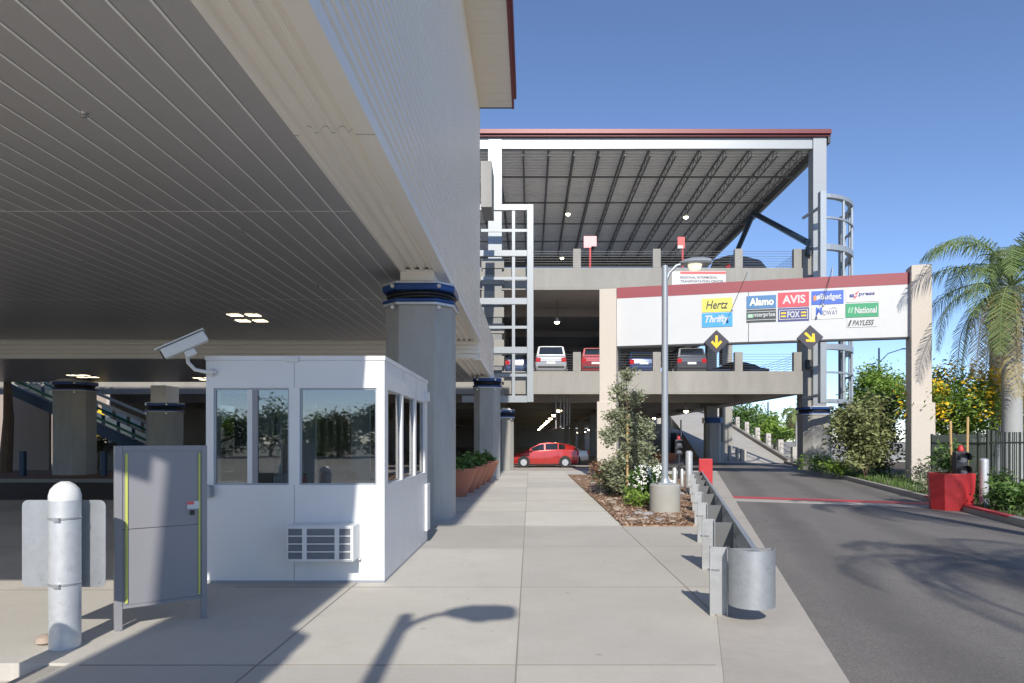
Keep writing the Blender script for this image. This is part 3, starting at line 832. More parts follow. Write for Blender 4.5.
# address sign
t = thing('address_sign','white board with red bar naming the transportation center on the concrete parapet','sign',(gx(698),YG-.05,10.2))
MB().box(gx(671.5),gx(725.5),YG-.07,YG-.004,gz(291),gz(271.5)).build('board','sign_white',t)
MB().box(gx(680),gx(725.5),YG-.078,YG-.071,gz(274.3),gz(272)).build('red_bar','sign_pinkred',t)
for i, s_ in enumerate(('REGIONAL INTERMODAL','TRANSPORTATION CENTER','2627 N. HOLLYWOOD WAY')):
    text(s_,'lettering','sign_dark',t,(gx(680),YG-.072,gz(278.9+3.9*i)),(1,0,0),(0,0,1),gx(680+(37,43,40)[i])-gx(680),2.3*K,0,.01,1,.004)

# ------------------------------------------------------------ sign gantry over the road
P0 = Vector((3.42,29.6,0)); U = Vector((math.cos(PHI),-math.sin(PHI),0)); UZ = Vector((0,0,1))
NF = U.cross(UZ)            # faces the camera
LG = Vector((15.19-3.42,26.67-29.6,0)).length
gm = Matrix.Translation(P0) @ Matrix.Rotation(-PHI,4,'Z')
gt = thing('sign_gantry','white overhead sign beam with red top band on two pale pillars across the road','gantry',tuple(P0),-PHI)
def gbox(x0,x1,y0,y1,z0,z1):
    mb = MB(); mb.box(x0,x1,y0,y1,z0,z1); mb.v = [tuple(gm@Vector(v)) for v in mb.v]; return mb
def G(px, py, off=0.0):
    """pixel to (s, z) in the front plane of the beam"""
    o = P0+NF*off; k = (px-VX)/F
    # o.x+s*U.x = k*(o.y+s*U.y)
    s_ = (k*o.y-o.x)/(U.x-k*U.y); Y_ = o.y+s_*U.y
    return s_, EYE+(HY-py)/F*Y_
gbox(-.36,.36,-.4,.4,-.1,8.12).build('pillar','pillar',gt,bevel=.02)
gbox(-.46,.37,-.44,.44,-.1,3.3).build('pillar_base','pillar',gt,bevel=.02)
gbox(LG-.36,LG+.36,-.38,.38,-.1,8.42).build('pillar','pillar',gt,bevel=.02)
gbox(LG-.37,LG+.47,-.41,.41,-.1,3.1).build('pillar_base','pillar',gt,bevel=.02)
z_b = 5.69; z_t = 8.2
bmx = gbox(.362,LG-.362,-.12,.28,z_b,z_t-.46).build('beam_panel','sign_white',gt)
gbox(.362,LG-.362,-.13,.29,z_t-.46,z_t).build('red_band','band_red',gt)
gbox(.362,LG-.362,-.10,.26,z_b-.06,z_b-.001).build('bottom_rail','dark_metal',gt)
s_, _ = G(748.5,320,.12); gbox(s_-.012,s_+.012,-.123,-.119,z_b,z_t-.47).build('seam','dark_metal',bmx)
def logo(x0,y0,x1,y1,bgm,items,border=None,desc=None):
    # corners: left-bottom and right-top in pixels
    sa, za = G(x0,y1,.12); sb, zb = G(x1,(y0+y1)/2,.12); _, zt = G(x0,y0,.12)
    w_, h_ = sb-sa, zt-za
    mb = MB(); o = P0+U*sa+NF*.121+UZ*za
    n = NF
    a = [o,o+U*w_,o+U*w_+UZ*h_,o+UZ*h_]
    mb.add([p for p in a]+[p+n*.02 for p in a],[(3,2,1,0),(4,5,6,7),(0,1,5,4),(1,2,6,5),(2,3,7,6),(3,0,4,7)])
    pn = mb.build('logo_panel',bgm,bmx)
    if desc: pn['label'] = desc
    of = o+n*.021
    def rect(u0,v0,u1,v1,m,name='emblem',lift=.004):
        q = MB(); b_ = of+n*lift
        q.add([b_+U*w_*u0+UZ*h_*v0,b_+U*w_*u1+UZ*h_*v0,b_+U*w_*u1+UZ*h_*v1,b_+U*w_*u0+UZ*h_*v1],[(0,1,2,3)])
        q.build(name,m,pn)
    for it in items:
        if it[0] == 'T':
            _, s2_, u0,v0,u1,v1,m,sh,bo = it
            text(s2_,'lettering',m,pn,of+U*w_*u0+UZ*h_*v0,U,UZ,w_*(u1-u0),h_*(v1-v0),sh,bo,1,.009)
        elif it[0] == 'R': rect(*it[1:6])
        elif it[0] == 'P':
            q = MB(); b_ = of+n*.013
            q.add([b_+U*w_*u+UZ*h_*v for u,v in it[1]],[tuple(range(len(it[1])))]); q.build('emblem',it[2],pn)
plain('lg_yellow',(.80,.74,.12),.5,var=0); plain('lg_cyan',(.05,.33,.68),.5,var=0)
plain('lg_blue',(.06,.19,.40),.5,var=0); plain('lg_red',(.66,.07,.10),.5,var=0)
plain('lg_royal',(.05,.13,.52),.5,var=0); plain('lg_green',(.03,.30,.14),.5,var=0)
plain('lg_dkgreen',(.03,.045,.05),.5,var=0); plain('lg_lightgreen',(.25,.55,.35),.5,var=0)
plain('lg_navy',(.05,.06,.22),.5,var=0); plain('lg_orange',(.85,.25,.08),.5,var=0)
plain('lg_cream',(.80,.80,.62),.5,var=0); plain('lg_text',(.06,.06,.06),.5,var=0)
logo(702,299,732.5,312.5,'lg_yellow',[('T','Hertz',.13,.2,.87,.85,'lg_text',.25,.02)],desc='yellow panel with black slanted lettering')
logo(702,313.5,732.5,327.5,'lg_cyan',[('T','Thrifty',.1,.16,.9,.84,'sign_white',.35,.035)],desc='light blue panel with white slanted lettering')
logo(746.5,296.3,776,309,'lg_blue',[('T','Alamo',.1,.22,.92,.82,'lg_cream',0,.035)],desc='blue panel with cream lettering')
logo(746.5,310,776,322.7,'lg_dkgreen',[('R',0,.16,1,.2,'sign_white'),('R',0,.80,1,.84,'sign_white'),('R',.04,.36,.22,.66,'lg_lightgreen'),('T','e',.08,.4,.18,.62,'sign_white',0,.02),('T','nterprise',.24,.32,.97,.74,'sign_white',0,.015)],desc='dark panel with white lettering and green e')
logo(778,293,809,307.5,'lg_red',[('T','AVIS',.14,.22,.88,.8,'sign_white',0,.03)],desc='red panel with white capitals')
logo(778,308.5,809,321.7,'lg_navy',[('R',.05,.14,.95,.17,'lg_cream'),('R',.05,.83,.95,.86,'lg_cream'),('R',.04,.14,.055,.86,'lg_cream'),('R',.945,.14,.96,.86,'lg_cream'),('R',.09,.56,.26,.68,'yellow'),('R',.09,.32,.26,.44,'yellow'),('R',.74,.56,.91,.68,'yellow'),('R',.74,.32,.91,.44,'yellow'),('T','FOX',.3,.26,.7,.74,'sign_white',0,.03)],desc='navy panel with white capitals between yellow bars')
logo(811.5,291.5,843.5,305,'lg_royal',[('P',[(.06,.3),(.14,.3),(.14,.7),(.06,.62)],'lg_orange'),('P',[(.15,.3),(.26,.42),(.26,.72),(.15,.62)],'sign_white'),('T','Budget',.28,.22,.93,.78,'sign_white',0,.03)],desc='royal blue panel with white lettering and orange mark')
logo(811.5,306,843.5,319.5,'white_paint',[('T','M',.13,.32,.33,.88,'lg_royal',0,.04),('T','IDWAY',.34,.26,.82,.62,'lg_navy',0,.0),('P',[(.5,.72),(.7,.82),(.85,.7),(.7,.78)],'lg_navy')],desc='white panel with a large blue letter')
logo(846,289.5,878.5,302.5,'white_paint',[('T','ea',.1,.35,.26,.62,'lg_navy',0,.03),('P',[(.2,.1),(.36,.48),(.30,.5),(.44,.9),(.25,.62),(.31,.58)],'lg_red'),('T','press',.38,.38,.88,.68,'lg_navy',.1,.03)],desc='white panel with dark lettering and red lightning mark')
logo(845.5,304,878.5,317.7,'lg_green',[('P',[(.06,.3),(.11,.3),(.15,.72),(.10,.72)],'lg_lightgreen'),('P',[(.14,.3),(.19,.3),(.24,.72),(.19,.72)],'lg_lightgreen'),('T','National',.27,.26,.95,.74,'sign_white',.1,.03)],desc='green panel with white lettering')
logo(847,319.2,877,327.6,'sign_white',[('P',[(.02,.15),(.08,.15),(.16,.85),(.10,.85)],'lg_text'),('T','PAYLESS',.17,.18,.9,.82,'lg_text',.35,.02)],desc='white strip with dark slanted capitals')
def diamond(px, py, ang, label):
    sc, zc = G(px, py, .16); c = P0+U*sc+UZ*zc+NF*.15; r_ = .50
    t = thing('arrow_sign',label,'arrow sign',tuple(c-UZ*r_))
    def poly(pts, m, off, th, name, par=t):
        n = len(pts); q = MB()
        vs = [c+U*u+UZ*v+NF*off for u,v in pts]+[c+U*u+UZ*v+NF*(off+th) for u,v in pts]
        q.add(vs,[tuple(range(n))[::-1],tuple(range(n,2*n))]+[(i,(i+1)%n,(i+1)%n+n,i+n) for i in range(n)])
        return q.build(name,m,par)
    b_ = poly([(0,-r_),(r_,0),(0,r_),(-r_,0)],'sign_dark',0,.03,'board')
    ca, sa = math.cos(ang), math.sin(ang)
    ar = [(-.05,.27),(.05,.27),(.05,-.05),(.16,.06),(.23,-.01),(0,-.27),(-.23,-.01),(-.16,.06),(-.05,-.05)]
    poly([(u*ca-v*sa,u*sa+v*ca) for u,v in ar],'yellow',.032,.006,'arrow',b_)
diamond(716.5,342,0,'dark diamond board with a yellow arrow pointing straight down under the beam')
diamond(810,337.5,R(45),'dark diamond board with a yellow arrow slanting down to the right')
def goose(p0,p1,label):
    a, b = G(*p0,.13), G(*p1,.7)
    A = P0+U*a[0]+NF*.0+UZ*(z_t+.02); B = P0+U*b[0]+NF*.7+UZ*b[1]
    t = thing('sign_light',label,'sign light',tuple(A))
    MB().tube([A+UZ*.4,B+UZ*.08],.012,6).build('arm','dark_metal',t)
    MB().tube([A-UZ*.02,A+UZ*.42],.02,6).build('stem','pole_grey',t)
    MB().lathe([(.02,.1),(.035,.06),(.055,-.02),(.045,-.04)],tuple(B),12).build('head','pole_grey',t,True)
goose((748,272),(732,310),'thin gooseneck sign light hanging beside the yellow logo')
goose((833,272),(823,306),'thin gooseneck sign light hanging over the royal blue logo')

# ------------------------------------------------------------ street lamps
def lamp(loc, label, plinth=True):
    x,y,z = loc
    t = thing('street_lamp',label,'street lamp',loc)
    if plinth:
        MB().lathe([(.34,-.05),(.34,.63),(.31,.66)],(x,y,0),32).build('plinth','plinth',t,True)
        MB().box(x-.17,x+.17,y-.17,y+.17,.662,.69).build('base_plate','pole_grey',t)
        MB().lathe([(.12,.69),(.10,.76),(.075,.80)],(x,y,0),20).build('base_cover','pole_grey',t,True)
    z0 = .69 if plinth else 0
    MB().tube([(x,y,z0),(x,y,5.58)],[.075,.068],20).build('pole','pole_grey',t,True)
    MB().tube([(x,y,5.16),(x+.10,y,5.42),(x+.26,y,5.58),(x+.42,y,5.63)],[.045,.04,.035,.035],10).build('arm','pole_grey',t,True)
    hd_ = MB()
    prof = [(.0,.06,.03),(.08,.15,.07),(.24,.25,.11),(.50,.25,.12),(.66,.21,.10),(.70,.10,.06)]
    n = 12; vs = []; fs = []
    for (dx,hw,hh) in prof:
        for k in range(n):
            a = 2*math.pi*k/n; vs.append((x+.34+dx, y+hw*math.cos(a), 5.62+hh*max(math.sin(a),-.35)+.02))
    for i in range(len(prof)-1):
        for k in range(n): fs.append((i*n+k,i*n+(k+1)%n,(i+1)*n+(k+1)%n,(i+1)*n+k))
    fs += [tuple(range(n)),tuple(range((len(prof)-1)*n,len(prof)*n))[::-1]]
    h_ = hd_.add(vs,fs).build('lamp_head','pole_grey',t,True)
    MB().lathe([(.05,-.12),(.12,-.10),(.16,0),(.16,.03)],(x+.68,y,5.59),18).build('lens','lens',h_,True)
    return t
lamp((3.04,15.4,.0),'grey street lamp on a round concrete plinth in the mulch bed')
lamp((-.77,-2.28,0),'grey street lamp behind the viewpoint casting its shadow on the sidewalk')

# ------------------------------------------------------------ cars
def car(name, label, loc, rz, paintm, L_=4.3, W=1.78, H=1.5, shape='sedan', group=None):
    t = thing(name,label,'car',(0,0,0),0,group)
    FRAME.pop(t.name,None)
    hw = W/2
    if shape == 'hatch':
        low = [(-.5,.36,.58,.76),(-.485,.22,.72,.9),(-.44,.19,.82,.96),(-.33,.18,.93,1),(-.2,.18,1.0,1),(.1,.18,1.06,1),(.33,.19,1.14,1),(.44,.2,1.14,.97),(.485,.24,1.04,.93),(.5,.38,.72,.84)]
        cab = [(-.31,.97,.98,.94,.90),(-.20,1.0,1.2,.95,.83),(-.07,1.03,H-.06,.95,.75),(.05,1.06,H,.95,.73),(.2,1.09,H-.02,.95,.72),(.34,1.13,H-.13,.94,.70),(.43,1.15,1.28,.92,.76),(.475,1.10,1.12,.9,.82)]
        wins = [(-.21,-.01),(.01,.19),(.205,.30)]
    elif shape == 'van':
        low = [(-.5,.36,.75,.8),(-.485,.22,.92,.93),(-.4,.19,1.0,.97),(-.28,.18,1.05,1),(0,.18,1.08,1),(.3,.18,1.1,1),(.47,.2,1.1,.98),(.495,.25,1.02,.95),(.5,.4,.8,.9)]
        cab = [(-.33,1.02,1.06,.94,.9),(-.16,1.06,H-.06,.95,.8),(.1,1.08,H,.95,.79),(.36,1.08,H-.03,.95,.78),(.455,1.08,H-.1,.94,.77),(.493,1.06,1.12,.92,.88)]
        wins = [(-.24,-.06),(-.03,.17),(.2,.42)]
    else:
        low = [(-.5,.36,.62,.80),(-.48,.22,.76,.93),(-.4,.19,.88,.97),(-.26,.18,.96,1),(0,.18,.98,1),(.3,.18,1.0,1),(.42,.2,1.0,.97),(.485,.24,.95,.93),(.5,.38,.7,.84)]
        cab = [(-.25,.96,.98,.93,.9),(-.08,.98,H-.05,.94,.73),(.05,.98,H,.94,.72),(.18,1.0,H-.03,.94,.71),(.27,1.0,H-.14,.93,.70),(.38,1.0,1.03,.9,.84)]
        wins = [(-.16,.0),(.02,.19)]
    n = 12; vs = []; fs = []
    for (u,zl,zh,k) in low:
        y = hw*k; m = (zl+zh)/2
        half = [(y*.80,zl),(y*.95,zl+.07),(y*1.0,m-.08),(y*.985,m+.10),(y*.95,zh-.07),(y*.80,zh)]
        ring = half+[(-a,b) for a,b in half[::-1]]
        vs += [(u*L_,a,b) for a,b in ring]
    for i in range(len(low)-1):
        for k in range(n): fs.append((i*n+k,i*n+(k+1)%n,(i+1)*n+(k+1)%n,(i+1)*n+k))
    fs += [tuple(range(n)),tuple(range((len(low)-1)*n,len(low)*n))[::-1]]
    body = MB().add(vs,fs).build('body',paintm,t,True)
    n = 6; vs = []; fs = []
    for (u,zb,zt,kb,kt) in cab:
        vs += [(u*L_,hw*kb,zb-.06),(u*L_,hw*kt,zt-.03),(u*L_,hw*kt*.82,zt),(u*L_,-hw*kt*.82,zt),(u*L_,-hw*kt,zt-.03),(u*L_,-hw*kb,zb-.06)]
    for i in range(len(cab)-1):
        for k in range(n-1): fs.append((i*n+k,i*n+k+1,(i+1)*n+k+1,(i+1)*n+k))
    fs += [tuple(range(n)),tuple(range((len(cab)-1)*n,len(cab)*n))[::-1]]
    MB().add(vs,fs).build('cabin',paintm,t,True)
    def cabat(u):
        for a, b in zip(cab,cab[1:]):
            if a[0] <= u <= b[0]:
                f = (u-a[0])/(b[0]-a[0]); return [a[i]+(b[i]-a[i])*f for i in range(5)]
        return cab[-1]
    for sg in (-1,1):
        for (ua,ub) in wins:
            mb = MB(); N = 6; vv = []
            for i in range(N+1):
                c_ = cabat(ua+(ub-ua)*i/N)
                for tt in (.10,.86):
                    zb, zt = c_[1]-.06, c_[2]-.03
                    zz = zb+(zt-zb)*tt+.02; yy = hw*(c_[3]+(c_[4]-c_[3])*tt)+.012
                    vv.append((c_[0]*L_, sg*yy, zz))
            mb.add(vv,[(2*i,2*i+1,2*i+3,2*i+2) for i in range(N)]).build('side_window','car_glass',t)
    def screen(a,b,nm):
        pts = []
        for tt, c1, c2 in ((.12,a,b),(.9,a,b)):
            u = c1[0]+(c2[0]-c1[0])*tt; zt = c1[2]+(c2[2]-c1[2])*tt; kt = (c1[4]+(c2[4]-c1[4])*tt)
            for sg in (-1,1): pts.append((u*L_,sg*hw*kt*.86,zt))
        nrm = (Vector(pts[1])-Vector(pts[0])).cross(Vector(pts[2])-Vector(pts[0])).normalized()
        if nrm.z < 0: nrm = -nrm
        pts = [Vector(p)+nrm*.025 for p in pts]
        MB().add(pts,[(0,1,3,2)]).build(nm,'car_glass',t)
    screen(cab[0],cab[1],'windscreen'); screen(cab[-1],cab[-2],'rear_window')
    wr = .315; wxp = (-.31,.30) if shape != 'sedan' else (-.31,.29)
    for u in wxp:
        for sg in (-1,1):
            y = sg*(hw-.1)
            arch = MB().tube([(u*L_,sg*(hw-.06),wr+.02),(u*L_,sg*(hw+.006),wr+.02)],wr+.055,24); arch.build('wheel_arch','black',t)
            tw_ = MB().tube([(u*L_,y-.08*sg,wr),(u*L_,sg*(hw+.002),wr),(u*L_,sg*(hw+.018),wr)],[wr,wr,wr-.03],24).build('wheel','tyre',t,True)
            mb = MB(); mb.tube([(u*L_,sg*(hw+.012),wr),(u*L_,sg*(hw+.024),wr)],.19,20)
            for k in range(5):
                a = k*2*math.pi/5
                mb.beam((u*L_,sg*(hw+.026),wr),(u*L_+.2*math.cos(a),sg*(hw+.026),wr+.2*math.sin(a)),.05,.012)
            mb.build('rim','rim',tw_)
    for sg in (-1,1):
        zt_ = low[-2][2]
        MB().box(L_*.475,L_*.5+.01,min(sg*hw*.62,sg*hw*.93),max(sg*hw*.62,sg*hw*.93),zt_-.32,zt_-.04).build('tail_light','tail',t,bevel=.03)
        MB().box(-L_*.5-.005,-L_*.468,min(sg*hw*.5,sg*hw*.88),max(sg*hw*.5,sg*hw*.88),.6,.74).build('headlight','headlamp',t,bevel=.02)
        MB().box(-L_*.215,-L_*.185,min(sg*hw*.97,sg*(hw+.16)),max(sg*hw*.97,sg*(hw+.16)),1.0,1.12).build('wing_mirror',paintm,t,bevel=.02)
        ln = MB()
        for (ua,ub) in wins[:2]: ln.box(ub*L_+.02,ub*L_+.03,min(sg*(hw-.02),sg*(hw+.004)),max(sg*(hw-.02),sg*(hw+.004)),.35,.98)
        ln.build('door_gap','black',t)
    MB().box(L_*.5-.005,L_*.5+.016,-.26,.26,.62,.76).build('number_plate','plate',t)
    MB().box(L_*.49,L_*.5+.02,-hw*.8,hw*.8,.36,.5).build('bumper','black' if shape=='van' else paintm,t,bevel=.02)
    MB().box(-L_*.5-.015,-L_*.485,-hw*.5,hw*.5,.36,.52).build('grille','black',t)
    t.location = loc; t.rotation_euler = (0,0,rz)
    return t
paint('p_red',(.42,.02,.018)); paint('p_white',(.55,.56,.58)); paint('p_silver',(.33,.34,.36)); paint('p_maroon',(.28,.02,.03))
paint('p_blue',(.03,.06,.16)); paint('p_grey',(.06,.065,.08)); paint('p_dark',(.02,.022,.03))
car('hatchback','bright red hatchback seen from its side under the garage deck',(wx(544.5,41.5),41.5,0),0,M['p_red'],4.05,1.7,1.52,'hatch')
car('sedan','white car mostly hidden behind the red hatchback',(wx(588,46.5)-2.25,46.5,0),0,M['p_white'],4.5,1.8,1.45,'sedan')
RZ = -math.pi/2   # nose pointing away: local -x to +y
zc2 = Z2b+.12; zc3 = Z3b+.35
def upcar(px, Y, kind, label, pm, z, shp, H=1.5, W=1.8, rz=RZ, name='sedan', L_=4.4):
    car(name,label,(wx(px,Y),Y+L_/2,z),rz,pm,L_,W,H,shp)
upcar(551,40.6,'','silver minivan seen from behind on the middle deck',M['p_silver'],zc2,'van',1.78,1.95,name='minivan',L_=4.8)
upcar(596,40.8,'','dark red sport utility car between the guard post and the pale pillar',M['p_maroon'],zc2,'van',1.7,1.85,name='sport_utility_car')
upcar(644,41.0,'','dark blue car behind the gantry beam left of the lamp post',M['p_blue'],zc2,'sedan',1.6,1.85)
upcar(692,41.0,'','large dark grey car just under the left arrow sign',M['p_grey'],zc2,'van',1.72,1.9,name='sport_utility_car')
upcar(742,43.0,'','low dark sedan parked sideways at the open corner of the middle deck',M['p_dark'],zc2-.2,'sedan',1.4,1.8,rz=0)
upcar(755,42.0,'','black sport utility car with red tail lamp at the right end of the top deck',M['p_dark'],zc3,'van',1.75,1.85,rz=R(-150),name='sport_utility_car')
upcar(722,44.5,'','dark sedan left of the guard post near the right end of the top deck',M['p_grey'],zc3,'sedan',1.5,1.8,rz=R(-160))
upcar(520,44.0,'','maroon car on the top deck seen through the white frame',M['p_maroon'],zc3,'sedan',1.5,1.8)
upcar(519,41.5,'','dark car on the middle deck seen through the white frame',M['p_blue'],zc2,'sedan',1.5,1.8)

# ------------------------------------------------------------ ramp beyond the garage
rp = thing('vehicle_ramp','pale concrete ramp rising away beyond the garage with posts along its edge','ramp',(16,50,0))
pl = [(12.6,18.9,50,0),(14.4,20.4,62,1.5),(16.2,21.8,75,3.3),(17.6,22.9,86,4.7),(19,24,97,5.6)]
vs = []; fs = []
for xa,xb,y_,z_ in pl: vs += [(xa,y_,-.15),(xb,y_,-.15),(xb,y_,z_),(xa,y_,z_)]
for i in range(len(pl)-1):
    for k in range(4): fs.append((i*4+k,i*4+(k+1)%4,(i+1)*4+(k+1)%4,(i+1)*4+k))
fs += [(0,1,2,3),(16,19,18,17)]
MB().add(vs,fs).build('ramp_slab','ramp_conc',rp)
kb = MB(); 
for a,b in zip(pl,pl[1:]):
    kb.beam((a[1]+.1,a[2],a[3]+.1),(b[1]+.1,b[2],b[3]+.1),.3,.35)
kb.build('edge_kerb','kerb_conc',rp)
for i in range(11):
    f = i/10*3.6; k = min(3,int(f)); g_ = f-k; a, b = pl[k], pl[k+1]
    x_, y_, z_ = a[1]+(b[1]-a[1])*g_+.45, a[2]+(b[2]-a[2])*g_, a[3]+(b[3]-a[3])*g_
    MB().box(x_-.2,x_+.2,y_-.2,y_+.2,z_-.6,z_+1.15).build('edge_post','ramp_conc',rp)
rl = MB()
for dz in (.55,.9):
    for a,b in zip(pl,pl[1:]): rl.beam((a[1]+.45,a[2],a[3]+dz),(b[1]+.45,b[2],b[3]+dz),.03,.03)
rl.build('edge_rail','cable',rp)
t = thing('retaining_wall','pale concrete wall with a slanted stair parapet left of the far ramp','wall',(14,78,0))
MB().box(8,17.2,84,84.6,-.1,5.6).build('wall','ramp_conc',t)
v_ = [(wx(650,70),0),(wx(704,70),0),(wx(704,70),1.4),(wx(666,70),3.3),(wx(650,70),3.3)]
q = MB(); n = 5; q.add([(x,70,z) for x,z in v_]+[(x,70.5,z) for x,z in v_],[tuple(range(n)),tuple(range(n,2*n))[::-1]]+[(i,i+n,(i+1)%n+n,(i+1)%n) for i in range(n)])
q.build('stair_parapet','ramp_conc',t)
MB().box(wx(668,69.9),wx(676,69.9),69.88,69.99,0,2.4).build('doorway','black',t)
MB().tube([(wx(681,66),66,0),(wx(681,66),66,3.6)],.08,6).build('pipe','steel_pipe',t)
bol = None
for i,(px_,h_) in enumerate(((722,1.5),(729.5,1.25),(737,1.1),(741.5,1.0),(745,.95))):
    Y_ = 50.8
    o = single(MB().lathe([(.13,0),(.13,h_-.08),(.08,h_)],(wx(px_,Y_),Y_,0),12),'bollard','ramp_conc' if i>1 else 'column_conc',
        ('dark thick bollard beside the far column, first of two','second dark bollard from the far column below the ramp','pale bollard at the ramp foot, leftmost of three','pale bollard at the ramp foot, middle of three','pale bollard at the ramp foot, rightmost of three')[i],'bollard',(wx(px_,Y_),Y_,0),'bollards at the foot of the far ramp',smooth=True)

# ------------------------------------------------------------ ticket booth
BX0, BX1, BY0, BY1, BH = wx(206,7.88), wx(384.5,7.88), 7.88, 11.16, 2.57
bo = thing('booth','white panel ticket booth with large windows under the raised building','booth',((BX0+BX1)/2,9.5,0))
def wall_front(mb, y, zs, wins, th=.09):
    pass
T = .08
zw0, zw1 = EYE-(485-440)/F*BY0, EYE+(440-388)/F*BY0
wins_f = [(wx(213.5,BY0),wx(289,BY0)),(wx(299.5,BY0),wx(376.5,BY0))]
f = MB()
f.box(BX0,BX1,BY0,BY0+T,.03,zw0); f.box(BX0,BX1,BY0,BY0+T,zw1,BH-.002)
xs = [BX0]+[v for w_ in wins_f for v in w_]+[BX1]
for a,b in ((xs[0],xs[1]),(xs[2],xs[3]),(xs[4],xs[5])): f.box(a,b,BY0,BY0+T,zw0,zw1)
f.build('front_wall','white_panel',bo)
# east wall with three windows
ys = [BY0+T+.001, BY0+.20, BY0+1.10, BY0+1.19, BY0+2.12, BY0+2.22, BY0+3.05, BY1]
e = MB(); e.box(BX1-T,BX1,ys[0],BY1,.03,zw0); e.box(BX1-T,BX1,ys[0],BY1,zw1,BH-.002)
for a,b in ((ys[0],ys[1]),(ys[2],ys[3]),(ys[4],ys[5]),(ys[6],ys[7])): e.box(BX1-T,BX1,a,b,zw0,zw1)
e.build('side_wall','white_panel',bo)
# west wall
e = MB(); e.box(BX0,BX0+T,BY0+T+.001,BY1,.03,zw0); e.box(BX0,BX0+T,BY0+T+.001,BY1,zw1,BH-.002)
for a,b in ((ys[0],ys[1]),(ys[2],ys[3]),(ys[4],ys[5]),(ys[6],ys[7])): e.box(BX0,BX0+T,a,b,zw0,zw1)
e.build('side_wall','white_panel',bo)
e = MB(); e.box(BX0+T,BX1-T,BY1-T,BY1,.03,zw0); e.box(BX0+T,BX1-T,BY1-T,BY1,zw1,BH-.002)
for a,b in ((BX0+T,BX0+.25),(-2.9,-2.6),(BX1-.35,BX1-T)): e.box(a,b,BY1-T,BY1,zw0,zw1)
e.build('rear_wall','white_panel',bo)
rfb = MB().box(BX0-.01,BX1+.01,BY0-.01,BY1+.01,BH,BH+.05).build('roof','white_panel',bo)
MB().box(BX0+T,BX1-T,BY0+T,BY1-T,.0,.04).build('floor','desk',bo)
MB().box(BX0,BX1,BY0+.01,BY1,-.01,.028).build('base_strip','pole_grey',bo)
for a,b in wins_f:
    fr_ = MB(); k = .02
    fr_.box(a,b,BY0+.02,BY0+.05,zw0,zw0+k); fr_.box(a,b,BY0+.02,BY0+.05,zw1-k,zw1)
    fr_.box(a,a+k,BY0+.02,BY0+.05,zw0+k,zw1-k); fr_.box(b-k,b,BY0+.02,BY0+.05,zw0+k,zw1-k)
    w1 = fr_.build('window','pole_grey',bo)
    MB().box(a+k,b-k,BY0+.032,BY0+.036,zw0+k,zw1-k).build('glass_pane','pane',w1)
sm = MB()
for x_ in (wx(294.3,BY0),):
    sm.box(x_-.0025,x_+.0025,BY0-.002,BY0+.01,.04,zw0-.002); sm.box(x_-.0025,x_+.0025,BY0-.002,BY0+.01,zw1+.002,BH-.01)
for y_ in (BY0+1.145,BY0+2.17):
    sm.box(BX1-.01,BX1+.002,y_-.0025,y_+.0025,.04,zw0-.002); sm.box(BX1-.01,BX1+.002,y_-.0025,y_+.0025,zw1+.002,BH-.01)
sm.build('panel_seam','panel_grey',bo)
# sliding sash posts in left window
MB().box(wx(247,BY0),wx(252,BY0),BY0+.008,BY0+.03,zw0+.02,zw1-.02).build('sash_post','white_paint',bo)
MB().box(wx(252,BY0)+.003,wx(257,BY0),BY0+.012,BY0+.03,zw0+.02,zw1-.02).build('sash_post','panel_grey',bo)
for a,b in ((ys[1],ys[2]),(ys[3],ys[4]),(ys[5],ys[6])):
    for xx in (BX1-.045,BX0+.04):
        w1 = MB()
        w1.box(xx-.012,xx+.012,a,b,zw0,zw0+.02).box(xx-.012,xx+.012,a,b,zw1-.02,zw1).box(xx-.012,xx+.012,a,a+.02,zw0+.02,zw1-.02).box(xx-.012,xx+.012,b-.02,b,zw0+.02,zw1-.02)
        w1 = w1.build('window','pole_grey',bo)
        MB().box(xx-.002,xx+.002,a+.02,b-.02,zw0+.02,zw1-.02).build('glass_pane','pane',w1)
for a,b in ((BX0+.25,-2.9),(-2.6,BX1-.35)):
    MB().box(a,b,BY1-.045,BY1-.041,zw0,zw1).build('glass_pane','pane_clear',bo)
MB().box(wx(286,BY0),wx(299,BY0),BY0-.03,BY0-.002,BH-.02,BH+.035).build('gutter_clip','white_paint',rfb)
MB().box(wx(206,BY0)-.0,wx(214,BY0),BY0-.10,BY0-.003,EYE-.66,EYE-.52).build('junction_box','pole_grey',bo,bevel=.01)
MB().box(BX1-.02,BX1+.06,BY1-.3,BY1-.1,BH-.3,BH-.15).build('side_light','white_paint',bo,bevel=.01)
MB().box(BX1+.003,BX1+.05,BY1-.32,BY1-.02,.2,.95).build('side_cabinet','white_panel',bo,bevel=.01)
# interior things
t = thing('counter','grey counter with a white top inside the booth','counter',(-2.8,9.4,.04))
MB().box(BX0+.1,BX1-.12,BY0+T+.03,BY0+.55,.92,.97).build('top','desk',t)
MB().box(BX0+.12,BX1-.14,BY0+T+.05,BY0+.5,.04,.919).build('cabinet','white_panel',t)
single(MB().box(-2.62,-2.25,BY0+.62,BY0+.95,.05,1.25),'water_cooler','navy','navy blue upright dispenser inside the booth','dispenser',(-2.4,8.6,.05),bevel=.03)
t = thing('monitor','black screen on the booth counter','monitor',(-3.3,8.25,.97))
MB().box(-3.5,-3.1,8.22,8.25,1.02,1.27).build('screen','black',t,bevel=.005)
MB().box(-3.33,-3.27,8.2,8.27,.972,1.03).build('stand','black',t)
t = thing('red_stand_in','small red extinguisher standing in for a red light inside the booth behind the right window','canister',(-2.72,8.2,.97))  # added red body in place of a red light behind the glass
